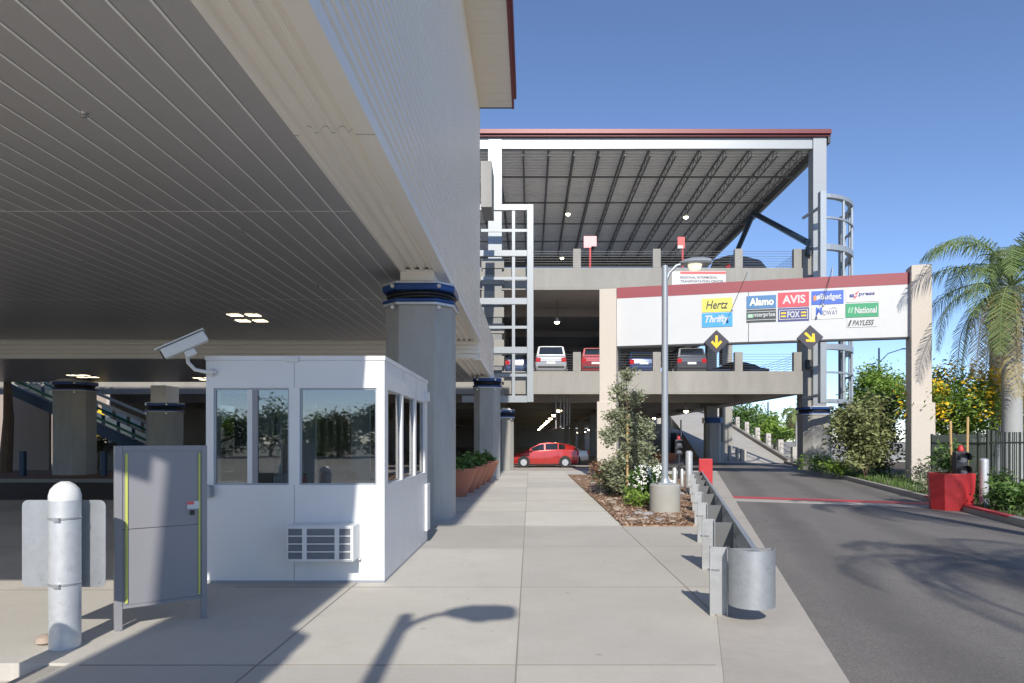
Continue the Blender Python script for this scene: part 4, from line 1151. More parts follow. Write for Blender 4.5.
MB().lathe([(.04,.0),(.045,.02),(.045,.2),(.02,.25)],(-2.72,8.2,.971),14).build('cylinder','hydrant_red',t,True)
MB().box(-2.76,-2.69,8.18,8.22,1.225,1.25).build('valve','black',t)
t = thing('office_chair','dark office chair inside the booth behind the right window','chair',(-1.95,8.9,.04))
MB().box(-2.15,-1.75,8.7,9.1,.48,.56).build('seat','ac_dark',t,bevel=.03)
MB().box(-2.13,-1.77,9.08,9.14,.6,1.15).build('backrest','ac_dark',t,bevel=.03)
MB().tube([(-1.95,8.9,.1),(-1.95,8.9,.48)],.03,8).build('stem','black',t)
mb = MB()
for k in range(5):
    a = k*2*math.pi/5; mb.beam((-1.95,8.9,.1),(-1.95+.27*math.cos(a),8.9+.27*math.sin(a),.07),.04,.04)
mb.build('base','black',t)
# window air conditioner
ax0, ax1, az0, az1 = wx(286,BY0-.30), wx(353,BY0-.30), EYE-(562-440)/F*(BY0-.30), EYE-(526-440)/F*(BY0-.30)
ac = thing('air_conditioner','white window air conditioner sticking out of the booth front wall','air conditioner',((ax0+ax1)/2,BY0-.1,az0))
MB().box(ax0,ax1,BY0-.29,BY0-.003,az0,az1).build('casing','white_panel',ac,bevel=.008)
W_, H_ = ax1-ax0, az1-az0
gl = MB().box(ax0+.02,ax1-.02,BY0-.296,BY0-.292,az0+.025,az1-.02).build('grille_back','ac_dark',ac)
sl = MB()
for k in range(5):
    z_ = az0+.02+(H_-.05)*k/4; sl.box(ax0+.012,ax1-.012,BY0-.308,BY0-.2965,z_,z_+.012)
for fx_ in (0,.235,.74,.985):
    x_ = ax0+.012+(W_-.03)*fx_; sl.box(x_,x_+(.05 if 0<fx_<.9 else .012),BY0-.306,BY0-.217,az0+.02,az1-.02)
sl.build('grille_frame','white_paint',ac)
sl = MB()
k = 0
while k*.011 < W_-.05:
    x_ = ax0+.022+k*.011; sl.box(x_,x_+.0035,BY0-.2995,BY0-.2965,az0+.028,az1-.022); k += 1
sl.build('grille_fin','pole_grey',ac)
MB().box(ax0-.02,ax1+.02,BY0-.05,BY0-.002,az0-.02,az0-.002).build('bracket','white_paint',ac)
# security camera
q0 = Vector(at(209,372,BY0-.04)); 
sc = thing('security_camera','white security camera on a bent arm at the booth corner','security camera',tuple(q0))
MB().tube([q0+Vector((.07,.03,0)),q0+Vector((.05,-.0,0)),q0+Vector((-.03,-.03,0)),q0+Vector((-.13,-.06,.02)),q0+Vector((-.20,-.08,.10)),q0+Vector((-.21,-.08,.20))],.022,10).build('arm','white_paint',sc,True)
MB().tube([q0+Vector((.045,.02,0)),q0+Vector((.02,.02,0))],.05,14).build('wall_plate','white_paint',sc,True)
c0 = Vector(at(160,354,7.5)); c1 = Vector(at(206,334,7.65))
dv = (c1-c0).normalized(); xx = dv.cross(Vector((0,0,1))).normalized(); zz = xx.cross(dv)
mm = Matrix((xx,dv,zz)).transposed().to_4x4(); mm.translation = (c0+c1)/2; LL = (c1-c0).length
MB().obox(mm,.13,LL*.94,.12,(0,.01,-.02)).build('housing','white_paint',sc,bevel=.02)
MB().obox(mm,.155,LL*1.06,.014,(0,-.01,.055)).build('sun_shield','white_paint',sc,bevel=.005)
MB().obox(mm,.09,.01,.08,(0,-LL*.47-.0,-.02)).build('lens','black',sc)
MB().obox(mm,.07,.12,.08,(0,.02,-.12)).build('mount','white_paint',sc,bevel=.02)

# ------------------------------------------------------------ panel, bollard and board at lower left
pA, pB = Vector((wx(114,5.9),5.9,0)), Vector((wx(206.5,6.36),6.36,0))
pu = (pB-pA).normalized(); ang = math.atan2(pu.y,pu.x); PL = (pB-pA).length
pm_ = Matrix.Translation(pA) @ Matrix.Rotation(ang,4,'Z')
sp = thing('screen_panel','grey metal screen panel with lime green edge strips on two legs beside the booth','panel',tuple(pA),ang)
def pbox(x0,x1,y0,y1,z0,z1):
    mb = MB().box(x0,x1,y0,y1,z0,z1); mb.v = [tuple(pm_@Vector(v)) for v in mb.v]; return mb
pbox(-.0,.06,-.03,.03,-.0,1.60).build('leg','panel_grey',sp,bevel=.004)
pbox(PL-.05,PL,-.03,.03,0,1.60).build('leg','panel_grey',sp,bevel=.004)
pbox(.061,PL-.051,-.028,.028,1.555,1.60).build('top_rail','panel_grey',sp)
pbox(.061,PL-.051,-.02,.02,.215,.87).build('board','panel_grey',sp)
pbox(.061,PL-.051,-.02,.02,.876,1.554).build('board','panel_grey',sp)
pbox(.061,PL-.051,-.024,.024,.185,.213).build('bottom_rail','panel_grey',sp)
pbox(.08,.10,-.032,-.022,.23,1.53).build('lime_strip','lime',sp)
pbox(PL-.075,PL-.06,-.032,-.022,.23,1.53).build('lime_strip','lime',sp)
lb = pbox(PL-.17,PL-.07,-.034,-.0205,1.02,1.09).build('notice_label','sign_white',sp)
pbox(PL-.17,PL-.115,-.0355,-.0342,1.06,1.088).build('label_red_part','sign_pinkred',lb)
pbox(PL-.145,PL-.11,-.04,-.021,.965,1.005).build('latch','black',sp)
pbox(.015,.045,-.05,-.031,.0,.012).build('foot','panel_grey',sp)
bx_, by_ = wx(65,5.45), 5.45
bl = thing('bollard','round white painted steel bollard with domed cap at the kerb corner','bollard',(bx_,by_,0))
MB().tube([(bx_,by_,-.02),(bx_,by_,1.2)],.111,28).build('pipe','galv_light',bl,True)
MB().lathe([(.113,1.17),(.113,1.21),(.10,1.26),(.07,1.295),(.03,1.32)],(bx_,by_,0),28).build('domed_cap','white_paint',bl,True)
for z_ in (1.02,.50):
    MB().lathe([(.1125,z_),(.116,z_+.004),(.116,z_+.014),(.1125,z_+.018)],(bx_,by_,0),28).build('band','galv',bl,True)
    MB().box(bx_-.01,bx_+.04,by_-.135,by_-.117,z_-.005,z_+.022).build('band_clamp','bolt_metal',bl)
def rrect(x0,x1,z0,z1,r,y,th,name,mat,parent=None,rot=0,ctr_=None):
    pts = []
    for (cx,cz,a0) in ((x1-r,z1-r,0),(x0+r,z1-r,90),(x0+r,z0+r,180),(x1-r,z0+r,270)):
        for k in range(6): a = R(a0+18*k); pts.append((cx+r*math.cos(a),cz+r*math.sin(a)))
    n = len(pts); mb = MB()
    mb.add([(x,y,z) for x,z in pts]+[(x,y+th,z) for x,z in pts],[tuple(range(n)),tuple(range(n,2*n))[::-1]]+[(i,i+n,(i+1)%n+n,(i+1)%n) for i in range(n)])
    return mb.build(name,mat,parent)
sgn = thing('sign_board','plain grey rounded metal sign strapped to the back of the domed bollard','sign',(bx_,by_+.15,.45))
Yb = 5.60
rrect(wx(22,Yb),wx(105.5,Yb),EYE-(587-440)/F*Yb,EYE-(500-440)/F*Yb,.05,Yb,.006,'board','zinc_sheet',sgn)
MB().box(bx_-.03,bx_+.03,Yb-.04,Yb-.001,.5,1.1).build('bracket','galv',sgn)
# two more bollards of the same row behind the viewpoint (their shadows reach the front one)
bcopy = None
for i, x_ in enumerate((bx_+.10,)):
    y_ = by_-1.45
    o = dup(bl,(x_,y_-.2,-.13),0,'round white bollard of the same row nearer the viewpoint and out of the picture')
# small loose stone beside the bollard
single(MB().lathe([(.03,0),(.07,.02),(.06,.06),(.02,.08)],(bx_-.21,by_+.07,0),9),'stone','rock','small grey stone lying beside the foot of the domed bollard','stone',(bx_-.21,by_+.07,0),smooth=True)

# ------------------------------------------------------------ guardrail
GA = Vector((1.79,6.45,0)); GD = Vector((.220,1,0)).normalized(); GN = Vector((GD.y,-GD.x,0))
gr = thing('guardrail','galvanised steel guardrail between the sidewalk and the road','guardrail',tuple(GA))
NP = 8
for i in range(NP):
    b = GA+GD*(i*2.35)
    mb = MB()
    def pb(u0,u1,v0,v1,z0,z1):
        vs = [b+GN*u+GD*v+Vector((0,0,z)) for z in (z0,z1) for u,v in ((u0,v0),(u1,v0),(u1,v1),(u0,v1))]
        mb.add(vs,[(0,3,2,1),(4,5,6,7),(0,1,5,4),(1,2,6,5),(2,3,7,6),(3,0,4,7)])
    pb(-.09,-.082,-.07,.07,-.02,.64); pb(.062,.07,-.07,.07,-.02,.64); pb(-.082,.062,-.006,.006,-.02,.64)
    mb.build('post','galv_post',gr)
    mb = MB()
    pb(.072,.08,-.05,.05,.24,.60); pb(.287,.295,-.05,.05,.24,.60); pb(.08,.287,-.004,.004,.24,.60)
    mb.build('spacer_block','shaded_galv',gr)
    MB().tube([tuple(b+GN*(-.11)+Vector((0,0,.42))),tuple(b+GN*.0+Vector((0,0,.42)))],.012,6).build('bolt','bolt_metal',gr)
# W beam profile: offset (u) and height (z)
wp = [(.20,.62),(.275,.60),(.275,.525),(.20,.46),(.20,.40),(.275,.335),(.275,.25),(.20,.23)]
wp = [(u+.10,z) for u,z in ((.20,.625),(.262,.60),(.285,.56),(.262,.52),(.205,.455),(.205,.405),(.262,.34),(.285,.30),(.262,.26),(.20,.235))]
mb = MB(); st_, en = GA-GD*.15, GA+GD*(2.35*(NP-1)+1.5)
vs = []; n = len(wp)
NS = 12
for k in range(NS+1):
    c_ = st_+(en-st_)*(k/NS)
    vs += [c_+GN*u+Vector((0,0,z)) for u,z in wp]+[c_+GN*(u+.005)+Vector((0,0,z+.002)) for u,z in wp]
fs = []
for k in range(NS):
    o = k*2*n; o2 = o+2*n
    for i in range(n-1):
        fs.append((o+i,o+i+1,o2+i+1,o2+i)); fs.append((o+n+i,o2+n+i,o2+n+i+1,o+n+i+1))
    fs.append((o,o2,o2+n,o+n)); fs.append((o+n-1,o+2*n-1,o2+2*n-1,o2+n-1))
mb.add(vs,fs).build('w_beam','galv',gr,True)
# curved end terminal (a wide sheet bent into a half round)
mb = MB(); rt = .205; cc = GA+GN*(.275)-GD*.16
N = 20; vs = []
for k in range(N+1):
    a = math.pi*1.06*k/N
    o = cc+GN*(rt*math.cos(a))-GD*(rt*math.sin(a))
    oi = cc+GN*((rt-.006)*math.cos(a))-GD*((rt-.006)*math.sin(a))
    vs += [o+Vector((0,0,.145)),o+Vector((0,0,.665)),oi+Vector((0,0,.145)),oi+Vector((0,0,.665))]
fs = []
for k in range(N):
    o = 4*k; fs += [(o,o+4,o+5,o+1),(o+2,o+3,o+7,o+6),(o+1,o+5,o+7,o+3),(o,o+2,o+6,o+4)]
mb.add(vs,fs).build('end_terminal','zinc_sheet',gr,True)
MB().beam(cc+GN*(-.17)+GD*.1+Vector((0,0,.63)),cc+GN*.17+GD*.03+Vector((0,0,.655)),.03,.02).build('end_brace','galv',gr)
e_ = GA+GD*(2.35*(NP-1)+.6)+GN*.45
rpost = MB().prism([tuple((e_+GN*u+GD*v).xy) for u,v in ((-.2,-.2),(.24,-.2),(.24,.2),(-.2,.2))],-.02,1.02)
single(rpost,'marker_post','hydrant_red','red square marker post at the far end of the guardrail','post',(e_.x,e_.y,0),bevel=.015)
# bollards near the far end
for px_, Y_, h_, r_, lb in ((689,21,1.32,.11,'grey steel bollard left of the red marker post'),(674.5,23,.72,.08,'short thick grey bollard right of the lamp plinth, left one'),(682,23.5,.66,.06,'short thin grey bollard between the lamp plinth and tall bollard'),(661,24.5,.8,.07,'short grey bollard behind the lamp post')):
    x_ = wx(px_,Y_)
    single(MB().lathe([(r_,-.01),(r_,h_-.05),(r_*.6,h_)],(x_,Y_,0),18),'bollard','galv_light',lb,'bollard',(x_,Y_,0),'grey bollards beside the far end of the guardrail',smooth=True)
t = thing('utility_valve','small tan valve with pipes on the mulch behind the lamp plinth','valve',(wx(672,19),19,0))
MB().lathe([(.05,0),(.05,.2),(.09,.22),(.09,.34),(.03,.36)],(wx(672,19),19,0),10).build('body','tan_conc',t,True)
MB().tube([(wx(666,19),19,.26),(wx(678,19),19,.26)],.025,8).build('pipe','tan_conc',t)
rk = thing('bike_rack','low dark metal rack of horizontal bars behind the bollards','rack',(wx(665,26),26,0))
mb = MB()
for z_ in (.3,.5,.7): mb.box(wx(645,26),wx(684,26),26,26.04,z_,z_+.05)
mb.build('bar','dark_metal',rk)
for px_ in (646,664,682): MB().box(wx(px_,26)-.03,wx(px_,26)+.03,26.041,26.1,0,.8).build('post','dark_metal',rk)

# ------------------------------------------------------------ signal heads
def signal(loc, h0, label, pole=True, rz=0):
    x,y,z = loc
    t = thing('signal_light',label,'signal light',loc)
    if pole:
        MB().tube([(x,y,z),(x,y,z+h0)],.045,10).build('post','dark_metal',t,True)
        MB().lathe([(.13,0),(.13,.02),(.06,.05)],(x,y,z),14).build('foot','galv',t,True)
    b0 = z+h0
    MB().box(x-.15,x+.15,y-.02,y+.16,b0,b0+.62).build('housing','dark_metal',t,bevel=.03)
    for k in (0,1):
        zc = b0+.16+.30*k
        hb_ = MB(); N = 16; vs = []
        for i in range(N+1):
            a = -.35+(math.pi+.7)*i/N
            for yy, rr in ((y-.02,.125),(y-.22+.06*(1-math.sin(max(0,min(math.pi,a)))),.132)):
                vs.append((x+rr*math.cos(a),yy,zc+rr*math.sin(a)))
        fs = [(2*i,2*i+1,2*i+3,2*i+2) for i in range(N)]
        hb_.add(vs,fs).build('visor','dark_metal',t,True)
        MB().tube([(x,y-.021,zc),(x,y-.035,zc)],.11,18).build('lens','ac_dark',t)
    MB().lathe([(.07,0),(.07,.06),(.05,.12),(.015,.15)],(x,y+.05,b0+.622),14).build('beacon','hydrant_red',t,True)
signal((wx(679,28),28,0),1.05,'two lens signal light with red beacon on a post beyond the guardrail')
# red planter with signal
PX, PYY = 9.95, 16.4
PX = wx(951,16.4); bxh = .5
pk = thing('concrete_planter','red painted faceted concrete planter at the right kerb','planter',(PX,PYY,0))
def hexa(s, rot=PHI+R(10)):
    return [(PX+s*math.cos(R(a)-rot)*r_, PYY+s*math.sin(R(a)-rot)*r_) for a, r_ in ((-68,1.02),(-22,1.0),(22,1.0),(68,1.02),(112,1.02),(158,1.0),(202,1.0),(248,1.02))]
lo_, hi_ = hexa(.47), hexa(.52)
n = 8; vs = [(x,y,-.02) for x,y in lo_]+[(x,y,.86) for x,y in hi_]
hin = hexa(.44); vs += [(x,y,.86) for x,y in hin]+[(x,y,.76) for x,y in hin]
fs = [tuple(range(n))[::-1]]
for i in range(n):
    k = (i+1)%n
    fs += [(i,k,k+n,i+n),(i+n,k+n,k+2*n,i+2*n),(i+2*n,k+2*n,k+3*n,i+3*n)]
fs.append(tuple(range(3*n,4*n)))
MB().add(vs,fs).build('pot','hydrant_red',pk,bevel=.01)
MB().prism(hexa(.435),.70,.775).build('soil','soil',pk)
signal((wx(958,16.3),16.15,.76),.0,'two lens signal light with red beacon standing in the red planter',pole=False)
for px_, top, lb in ((951.5,421,'left wooden stake in the red planter'),(967,417,'right taller wooden stake in the red planter')):
    b_ = Vector((wx(px_,16.6),16.6,.76)); tp = at(px_+(-1 if px_ < 960 else .8),top,16.6)
    single(MB().tube([b_,tp],.028,8),'wooden_stake','wood_stake',lb,'stake',tuple(b_),'stakes in the red planter')
shrub('potted_shrub','leafy green shrub growing in the red planter behind the signal','shrub',(wx(952,16.7),16.75,.76),(.42,.35,.42),'leaf_green',900,.06)
x_ = wx(984,16.3)
t = thing('bollard','pale grey steel bollard right of the red planter','bollard',(x_,16.3,.08))
MB().tube([(x_,16.3,.05),(x_,16.3,1.16)],.10,20).build('pipe','galv_light',t,True)
MB().lathe([(.102,1.15),(.1,1.18),(.06,1.21),(.02,1.22)],(x_,16.3,0),20).build('cap','galv_light',t,True)

# ------------------------------------------------------------ fences
def fence(p0,p1,h,label,mat='fence_green'):
    p0, p1 = Vector(p0), Vector(p1); d_ = (p1-p0); L_ = d_.length; d_.normalize(); z0 = p0.z
    t = thing('picket_fence',label,'fence',tuple(p0))
    mb = MB(); k = 0
    while k*.11 < L_:
        c_ = p0+d_*(k*.11); mb.box(c_.x-.011,c_.x+.011,c_.y-.011,c_.y+.011,z0,z0+h); k += 1
    mb.build('pickets',mat,t)
    for zz in (.15,h-.28): MB().beam(p0+Vector((0,0,zz)),p1+Vector((0,0,zz)),.03,.045).build('rail',mat,t)
    k = 0
    while k*2.4 < L_+.1:
        c_ = p0+d_*min(L_,k*2.4); MB().box(c_.x-.035,c_.x+.035,c_.y-.035,c_.y+.035,z0-.05,z0+h+.04).build('post',mat,t); k += 1
fence((wx(988,18.3),18.3,.08),(14.6,13.6,.08),1.78,'dark green picket fence at the right edge behind the bollard')
fence((wx(932,24.5),24.5,.08),(wx(988,18.3)+.6,19.2,.08),1.75,'grey green picket fence running back behind the red planter')
for a_, b_ in (((wx(988,18.3)+.2,18.4,.08),(19.5,18.7,.08)),): fence(a_,b_,1.78,'dark picket fence closing the corner behind the palm trunk')

# ------------------------------------------------------------ planting
# young staked tree in mulch bed
TY = 19.0; tx = wx(627,TY)
yt = thing('young_tree','slim young staked tree with grey green leaves in the mulch bed','tree',(tx,TY,.03))
mb = MB().tube([(tx+.05,TY+.05,0),(tx+.03,TY+.05,1.8),(tx-.02,TY+.03,3.6)],[.03,.022,.006],8)
for i in range(26):
    z_ = .35+i*.122; a = i*2.4; r_ = .6*(1-.55*abs(z_-1.4)/2.4)
    mb.tube([(tx+.03,TY+.05,z_),(tx+r_*math.cos(a),TY+r_*math.sin(a),z_+.35)],[.010,.003],4)
mb.build('trunk','bark',yt)
f = MB()
for (px_,py_,rx,rz_,n_) in ((627,376,.22,.30,260),(620,392,.3,.28,330),(634,398,.28,.3,300),(612,414,.34,.3,380),(632,420,.42,.34,520),(645,430,.34,.3,420),(611,436,.42,.34,520),(636,446,.5,.36,640),(618,460,.5,.36,640),(643,468,.42,.36,480),(622,482,.42,.34,480),(632,436,.4,.6,500)):
    x_,y_,z_ = at(px_,py_,TY); leaves(f,(x_,TY,z_),(rx,.38,rz_),n_,.062,0,14)
f.build('crown','leaf_grey',yt)
single(MB().tube([(tx,TY-.08,0),(tx,TY-.08,2.35)],.032,8),'wooden_stake','wood_stake','tall wooden stake tied to the slim young tree','stake',(tx,TY-.08,0))
fs_ = shrub('flowering_shrub','low green shrub covered in white flowers left of the lamp plinth','shrub',(wx(648,17.3),17.3,.03),(.55,.5,.48),'leaf_green',1600,.07)
g = MB()
for i in range(120):
    a = random.random()*6.28; b = random.uniform(-.1,1.2); rr = random.uniform(.8,1.08)
    p = Vector((wx(649,17.3)+.55*rr*math.cos(a)*math.cos(b),17.2+.5*rr*math.sin(a)*math.cos(b),.5+.52*rr*math.sin(b)))
    for k in range(5):
        q = Vector((random.gauss(0,1),random.gauss(0,1),random.gauss(0,1))).normalized(); r2 = q.orthogonal().normalized()
        g.add([p,p+q*.035+r2*.018,p+q*.06,p+q*.035-r2*.018],[(0,1,2,3)])
go = g.build('flowers','flower',None); go.parent = fs_; go.data.transform(Matrix.Translation(-Vector(fs_.location)))
shrub('shrub','dark leafy shrub at the foot of the left gantry pillar','shrub',(wx(607,28.5)-.3,28.0,.03),(.7,.5,.35),'leaf_red',700,.07)
shrub('shrub','green shrub at the foot of the young tree','shrub',(wx(620,20),20.2,.03),(.8,.6,.5),'leaf_olive',1600,.07)
shrub('shrub','bushy green plant behind the flowering shrub','shrub',(wx(652,19.5),19.8,.03),(.6,.5,.5),'leaf_green',1100,.07)
shrub('shrub','sparse green plant in front of the flowering shrub','shrub',(wx(640,16.6),16.7,.03),(.35,.3,.22),'leaf_bright',380,.055)
# rocks
rocks = []
for k in range(5):
    mb = MB(); n = 9; vs = []
    for i,(r_,z_) in enumerate(((.55,-.1),(.95,.1),(1,.3),(.75,.5),(.3,.62))):
        for q in range(n):
            a = 2*math.pi*q/n; rr = r_*random.uniform(.8,1.15); vs.append((rr*math.cos(a),rr*.8*math.sin(a),z_*random.uniform(.85,1.1)))
    fs = [(i*n+q,i*n+(q+1)%n,(i+1)*n+(q+1)%n,(i+1)*n+q) for i in range(4) for q in range(n)]+[tuple(range(4*n,5*n))]
    rocks.append(mb.add(vs,fs))
rock_lab = 'rounded field stone lying among others on the bark mulch'
rsrc = []
for k in range(5):
    o = rocks[k].build('rock','rock' if k < 3 else 'rock_blue',None,True); tag(o,rock_lab,'rock','stones scattered on the mulch bed')
    rsrc.append(o)
pts = []
tries = 0
while len(pts) < 110 and tries < 4000:
    tries += 1
    y_ = 13.3+16*random.random()**1.5; x_ = 1.95+random.random()*max(.2,(L(y_)-1.5-1.95))
    if (Vector((x_,y_))-Vector((3.04,15.4))).length < .5: continue
    if all((x_-a)**2+(y_-b)**2 > .05 for a,b in pts): pts.append((x_,y_))
for i,(x_,y_) in enumerate(pts):
    o = rsrc[i] if i < 5 else rsrc[i%5].copy()
    if i >= 5: COL.objects.link(o)
    s_ = random.uniform(.05,.13); o.scale = (s_*1.2,s_,s_*1.05); o.rotation_euler = (0,0,random.random()*6); o.location = (x_,y_,.03)
single(MB().box(2.72,2.98,13.12,13.28,.03,.045),'valve_cover','kerb_conc','flat pale utility cover at the front edge of the mulch bed','cover',(2.85,13.2,.03))

# terracotta planters with plants
def pot(x,y,label,src=[None]):
    if src[0] is None:
        t = thing('terracotta_pot',label,'planter pot',(0,0,0),0,'terracotta planters along the column row')
        FRAME.pop(t.name,None)
        MB().lathe([(.25,0),(.30,.12),(.46,.5),(.56,.75),(.59,.77),(.59,.83),(.53,.83),(.51,.76)],(0,0,0),28).build('pot','terracotta',t,True)
        MB().lathe([(.50,.74),(.52,.76)],(0,0,0),20).build('soil','soil',t)
        f_ = MB(); leaves(f_,(0,0,.93),(.46,.46,.17),520,.08,.3,12); f_.build('foliage','leaf_green',t)
        src[0] = t; t.location = (x,y,0); return t
    return dup(src[0],(x,y,0),random.random()*6,label)
for x_,y_,lb in ((-2.12,20.0,'nearest terracotta pot, partly hidden by the front column'),(-2.03,21.6,'second terracotta pot from the front column'),(-1.97,23.3,'third terracotta pot from the front column'),(-1.9,25.1,'fourth terracotta pot from the front column'),(-1.82,27.0,'farthest terracotta pot, next to the rear column')): pot(x_,y_,lb)
t = thing('terracotta_bowl','wide brown terracotta bowl under the garage near the far column','planter pot',(wx(665,47),47,0))
MB().lathe([(.4,0),(.75,.3),(.9,.75),(.8,.75)],(wx(665,47),47,0),24).build('bowl','terracotta',t,True)

# right side hedge bushes (tall mixed shrub)
shrub('tall_shrub','tall loose hedge shrub with pale green leaves left of the right gantry pillar','shrub',(13.75,28.0,.08),(1.3,1.0,1.9),'leaf_mix',5200,.10,None,7,70)
shrub('tall_shrub','tall hedge shrub nearest the right garage column','shrub',(15.1,31.4,.08),(1.5,1.2,1.9),'leaf_olive',4200,.10,None,7,60)
shrub('tall_shrub','dark hedge shrub tucked against the right gantry pillar','shrub',(14.9,29.2,.08),(1.2,1.0,2.2),'leaf_dark',4200,.10,None,7,60)
tree('small_tree','round green tree rising above the hedge left of the right pillar','tree',(20.6,40,.08),6.1,(2.4,2.0,1.6),'leaf_bright',6500,.12,.12)
tree('small_tree','large green tree with yellow blossom behind the fence next to the right pillar','tree',(17.1,27.6,.08),4.7,(2.4,1.5,1.75),'leaf_bright',8500,.10,.14,None,'flower_yellow')
tree('small_tree','green tree with yellow blossom at the right edge behind the palm','tree',(21.2,27.8,.08),4.5,(2.5,1.5,1.7),'leaf_bright',7500,.10,.14,None,'flower_yellow')
shrub('shrub','low grey green shrub at the foot of the right gantry pillar','shrub',(wx(922,24.8),24.4,.08),(.9,.6,.36),'leaf_grey',900,.06)
shrub('shrub','low sparse shrub left of the red planter','shrub',(wx(926,20.0),19.5,.08),(.8,.5,.3),'leaf_grey',700,.05)
shrub('shrub','bright low shrub under the hedge beside the kerb','shrub',(wx(838,29),29.4,.08),(.8,.5,.35),'leaf_bright',900,.06)
shrub('shrub','bright clump at the foot of the right garage column','shrub',(wx(818,34),34,.08),(1.1,.7,.4),'leaf_bright',1100,.07)
shrub('shrub','grassy green mound at the right edge in front of the fence','shrub',(wx(1012,15.2),15.2,.08),(.7,.6,.33),'leaf_green',1800,.07)
shrub('shrub','dark green bush at the foot of the fence behind the bollard','shrub',(wx(1000,17.2),17.2,.08),(.8,.5,.4),'leaf_dark',1400,.07)
gmb = MB()
for i in range(5200):
    y_ = random.uniform(12.5,47); x_ = RR(y_)+.3+abs(random.gauss(0,1.4))
    hgt = random.uniform(.05,.16)*(1+.02*(y_-12)); a = random.random()*6.28; dx, dy = math.cos(a)*.02, math.sin(a)*.02
    gmb.add([(x_-dx,y_-dy,.08),(x_+dx,y_+dy,.08),(x_+random.uniform(-.06,.06),y_+random.uniform(-.06,.06),.08+hgt)],[(0,1,2)])
struct(gmb,'ground_cover','grass','stuff')
palm('palm tree with smooth grey trunk and long drooping fronds at the right edge',(wx(1012,25.5),25.5,.08),7.3,4.7,30,.33,seed=5,lf=.95,leaflets=62,dry=7,tilt0=(1.5,-.8))
# extended grey column-like top of the trunk: a tall pole right behind the palm
t = thing('light_pole','thick grey pole rising behind the palm fronds at the right edge','pole',(wx(1000.5,28.5),28.5,.08))
MB().tube([(wx(1000.5,28.5),28.5,.05),(wx(1000.5,28.5),28.5,9.5)],.40,20).build('shaft','pole_grey',t,True)
# far street lamps
for px_, Y_, top, lb, arm in ((879,75,348,'tall thin street light pole with curved arm above the right tree',True),(870,80,368,'short dark pole beside the far street light',False),(768,95,402,'thin far street light pole above the ramp trees',False)):
    x_ = wx(px_,Y_); zt = EYE+(HY-top)/F*Y_
    t = thing('street_light_pole',lb,'street light',(x_,Y_,0))
    MB().tube([(x_,Y_,-.1),(x_,Y_,zt)],[.14,.1],8).build('pole','brace',t)
    if arm:
        MB().tube([(x_,Y_,zt-1.6),(x_+1.0,Y_,zt-.6),(x_+2.7,Y_,zt-.05)],.06,6).build('arm','brace',t)
        MB().box(x_+2.5,x_+3.3,Y_-.15,Y_+.15,zt-.15,zt-.02).build('lamp_head','brace',t,bevel=.03)
# far trees
farmats = ['leaf_green','leaf_bright','leaf_olive','leaf_dark']
fd = [(28.5,92,7.2,3.4,'dense dark green tree beyond the upper ramp',0),(32.5,96,6.0,3.2,'bright green tree right of the upper ramp trees',1),(36.5,90,5.0,2.8,'low olive tree near the far palm beyond the ramp',2),(30,84,4.2,2.4,'small bright tree just above the ramp kerb',1),
      (25,100,8.2,2.6,'tall dark tree at the top of the far ramp',3),(41,100,7.5,3.6,'green tree beyond the right garage column',0),(47,96,7.5,4,'olive tree behind the hedge, far off',2)]
for x_,y_,h_,r_,lb,k in fd: tree('far_tree',lb,'tree',(x_,y_,-.1),h_,(r_,r_*.8,h_*.36),farmats[k],2600,.26,.2,'trees beyond the far ramp')
palm('small far palm beyond the ramp next to the garage column',(wx(797,78),78,-.1),5.0,2.9,14,.2,seed=3,lf=.6,leaflets=24)
# trees behind the viewpoint that throw the shadows on the road and mirror in the booth glass
palm('palm whose shadow falls on the road at the lower right',(6.9,-3.0,.08),7.7,3.5,22,.2,seed=8,lf=.7,leaflets=44,group='palms out of the picture beside the road')
palm('second palm out of the picture shading the road beyond',(9.0,6.3,.08),6.9,2.8,18,.18,seed=9,lf=.6,leaflets=36,group='palms out of the picture beside the road')
for i in range(9):
    x_ = -46+4.2*i
    tree('tree','leafy tree behind the viewpoint mirrored in the booth windows','tree',(x_,-58-3*(i%3),-.15),(5.4,6.2,4.6)[i%3],(3.4,3.2,2.9),farmats[i%4],2600,.28,.18,'trees behind the viewpoint',None,.1)

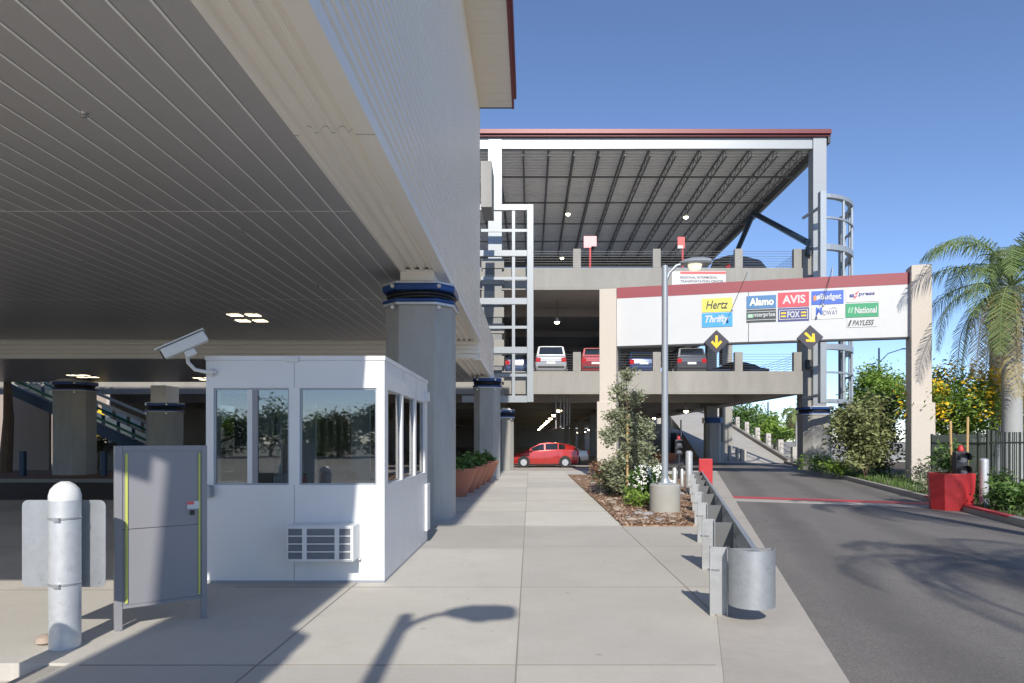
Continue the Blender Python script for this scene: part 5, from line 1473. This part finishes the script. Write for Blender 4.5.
# ------------------------------------------------------------ left background under the deck
es = thing('covered_stair','stair flight with green side truss and glass panels slanting down under the deck','stair',(-24,35.2,0))
Ye = 35.2
def e_(px,py,dy=0): 
    a = at(px,py,Ye); return (a[0],Ye+dy,a[2])
for dy in (0,2.2):
    MB().beam(e_(8,388,dy),e_(150,453,dy),.25,.5).build('stringer','brace',es)
    MB().beam(e_(14,380,dy),e_(150,442,dy),.10,.10).build('handrail','escal_green',es)
    MB().beam(e_(40,378,dy),e_(150,424,dy),.12,.14).build('upper_rail','frame_white',es)
    for k in range(9):
        f0 = k/9; f1 = f0+.085
        p = [Vector(e_(14+136*f,384+62*f,dy+.03)) for f in (f0,f1)]
        q = [v+Vector((0,0,.5)) for v in p]
        MB().add([p[0],p[1],q[1],q[0]],[(0,1,2,3)]).build('side_panel','escal_panel',es)
sw = MB()
for k in range(22):
    a = Vector(e_(12+138*k/22,392+63*k/22)); sw.box(a.x,a.x+.42,Ye+.15,Ye+2.1,a.z-.1,a.z)
sw.build('steps','garage_conc',es)
t = single(MB().box(wx(10,37.4),wx(49,37.4),37.4,37.6,0,4.1),'brown_wall','tan_conc','brown plastered wall under the upper end of the covered stair','wall',(wx(30,37.4),37.4,0))
t = single(MB().box(wx(78,37.5),wx(136,37.5),37.2,37.4,0,1.5),'low_wall','garage_conc','low pale wall under the lower end of the covered stair','wall',(wx(100,37.3),37.3,0))
t = thing('banner_sign','long yellow band with a dark board under the left deck','sign',(wx(110,48),48,2.6))
MB().box(wx(80,48),wx(150,48),48,48.1,1.9,3.9).build('yellow_band','yellow',t)
MB().box(wx(98,48),wx(142,48),47.9,47.99,2.8,3.4).build('dark_board','sign_dark',t)
MB().box(-60,GX0-1,52,52.3,0,5.2).build('link_wall','tan_conc',ga)
tree('street_tree','tree with patchy bark at the left edge beyond the cross road','tree',(wx(5,34),34,.03),9,(2.6,2.2,2.2),'leaf_green',1500,.14,.30,None,None,.6)
tree('bare_shrub_tree','small thin tree in front of the white wall beyond the stair','tree',(wx(98,36.6),36.6,.03),2.0,(.8,.5,.6),'leaf_olive',500,.1,.07)
for px_, lb in ((23,'dark metal post on the brick pavement left of the first column'),(104,'dark metal post on the brick pavement right of the first column')):
    single(MB().box(wx(px_,30.5)-.1,wx(px_,30.5)+.1,30.4,30.6,.03,1.15),'metal_post','brace',lb,'post',(wx(px_,30.5),30.5,.03),bevel=.01)
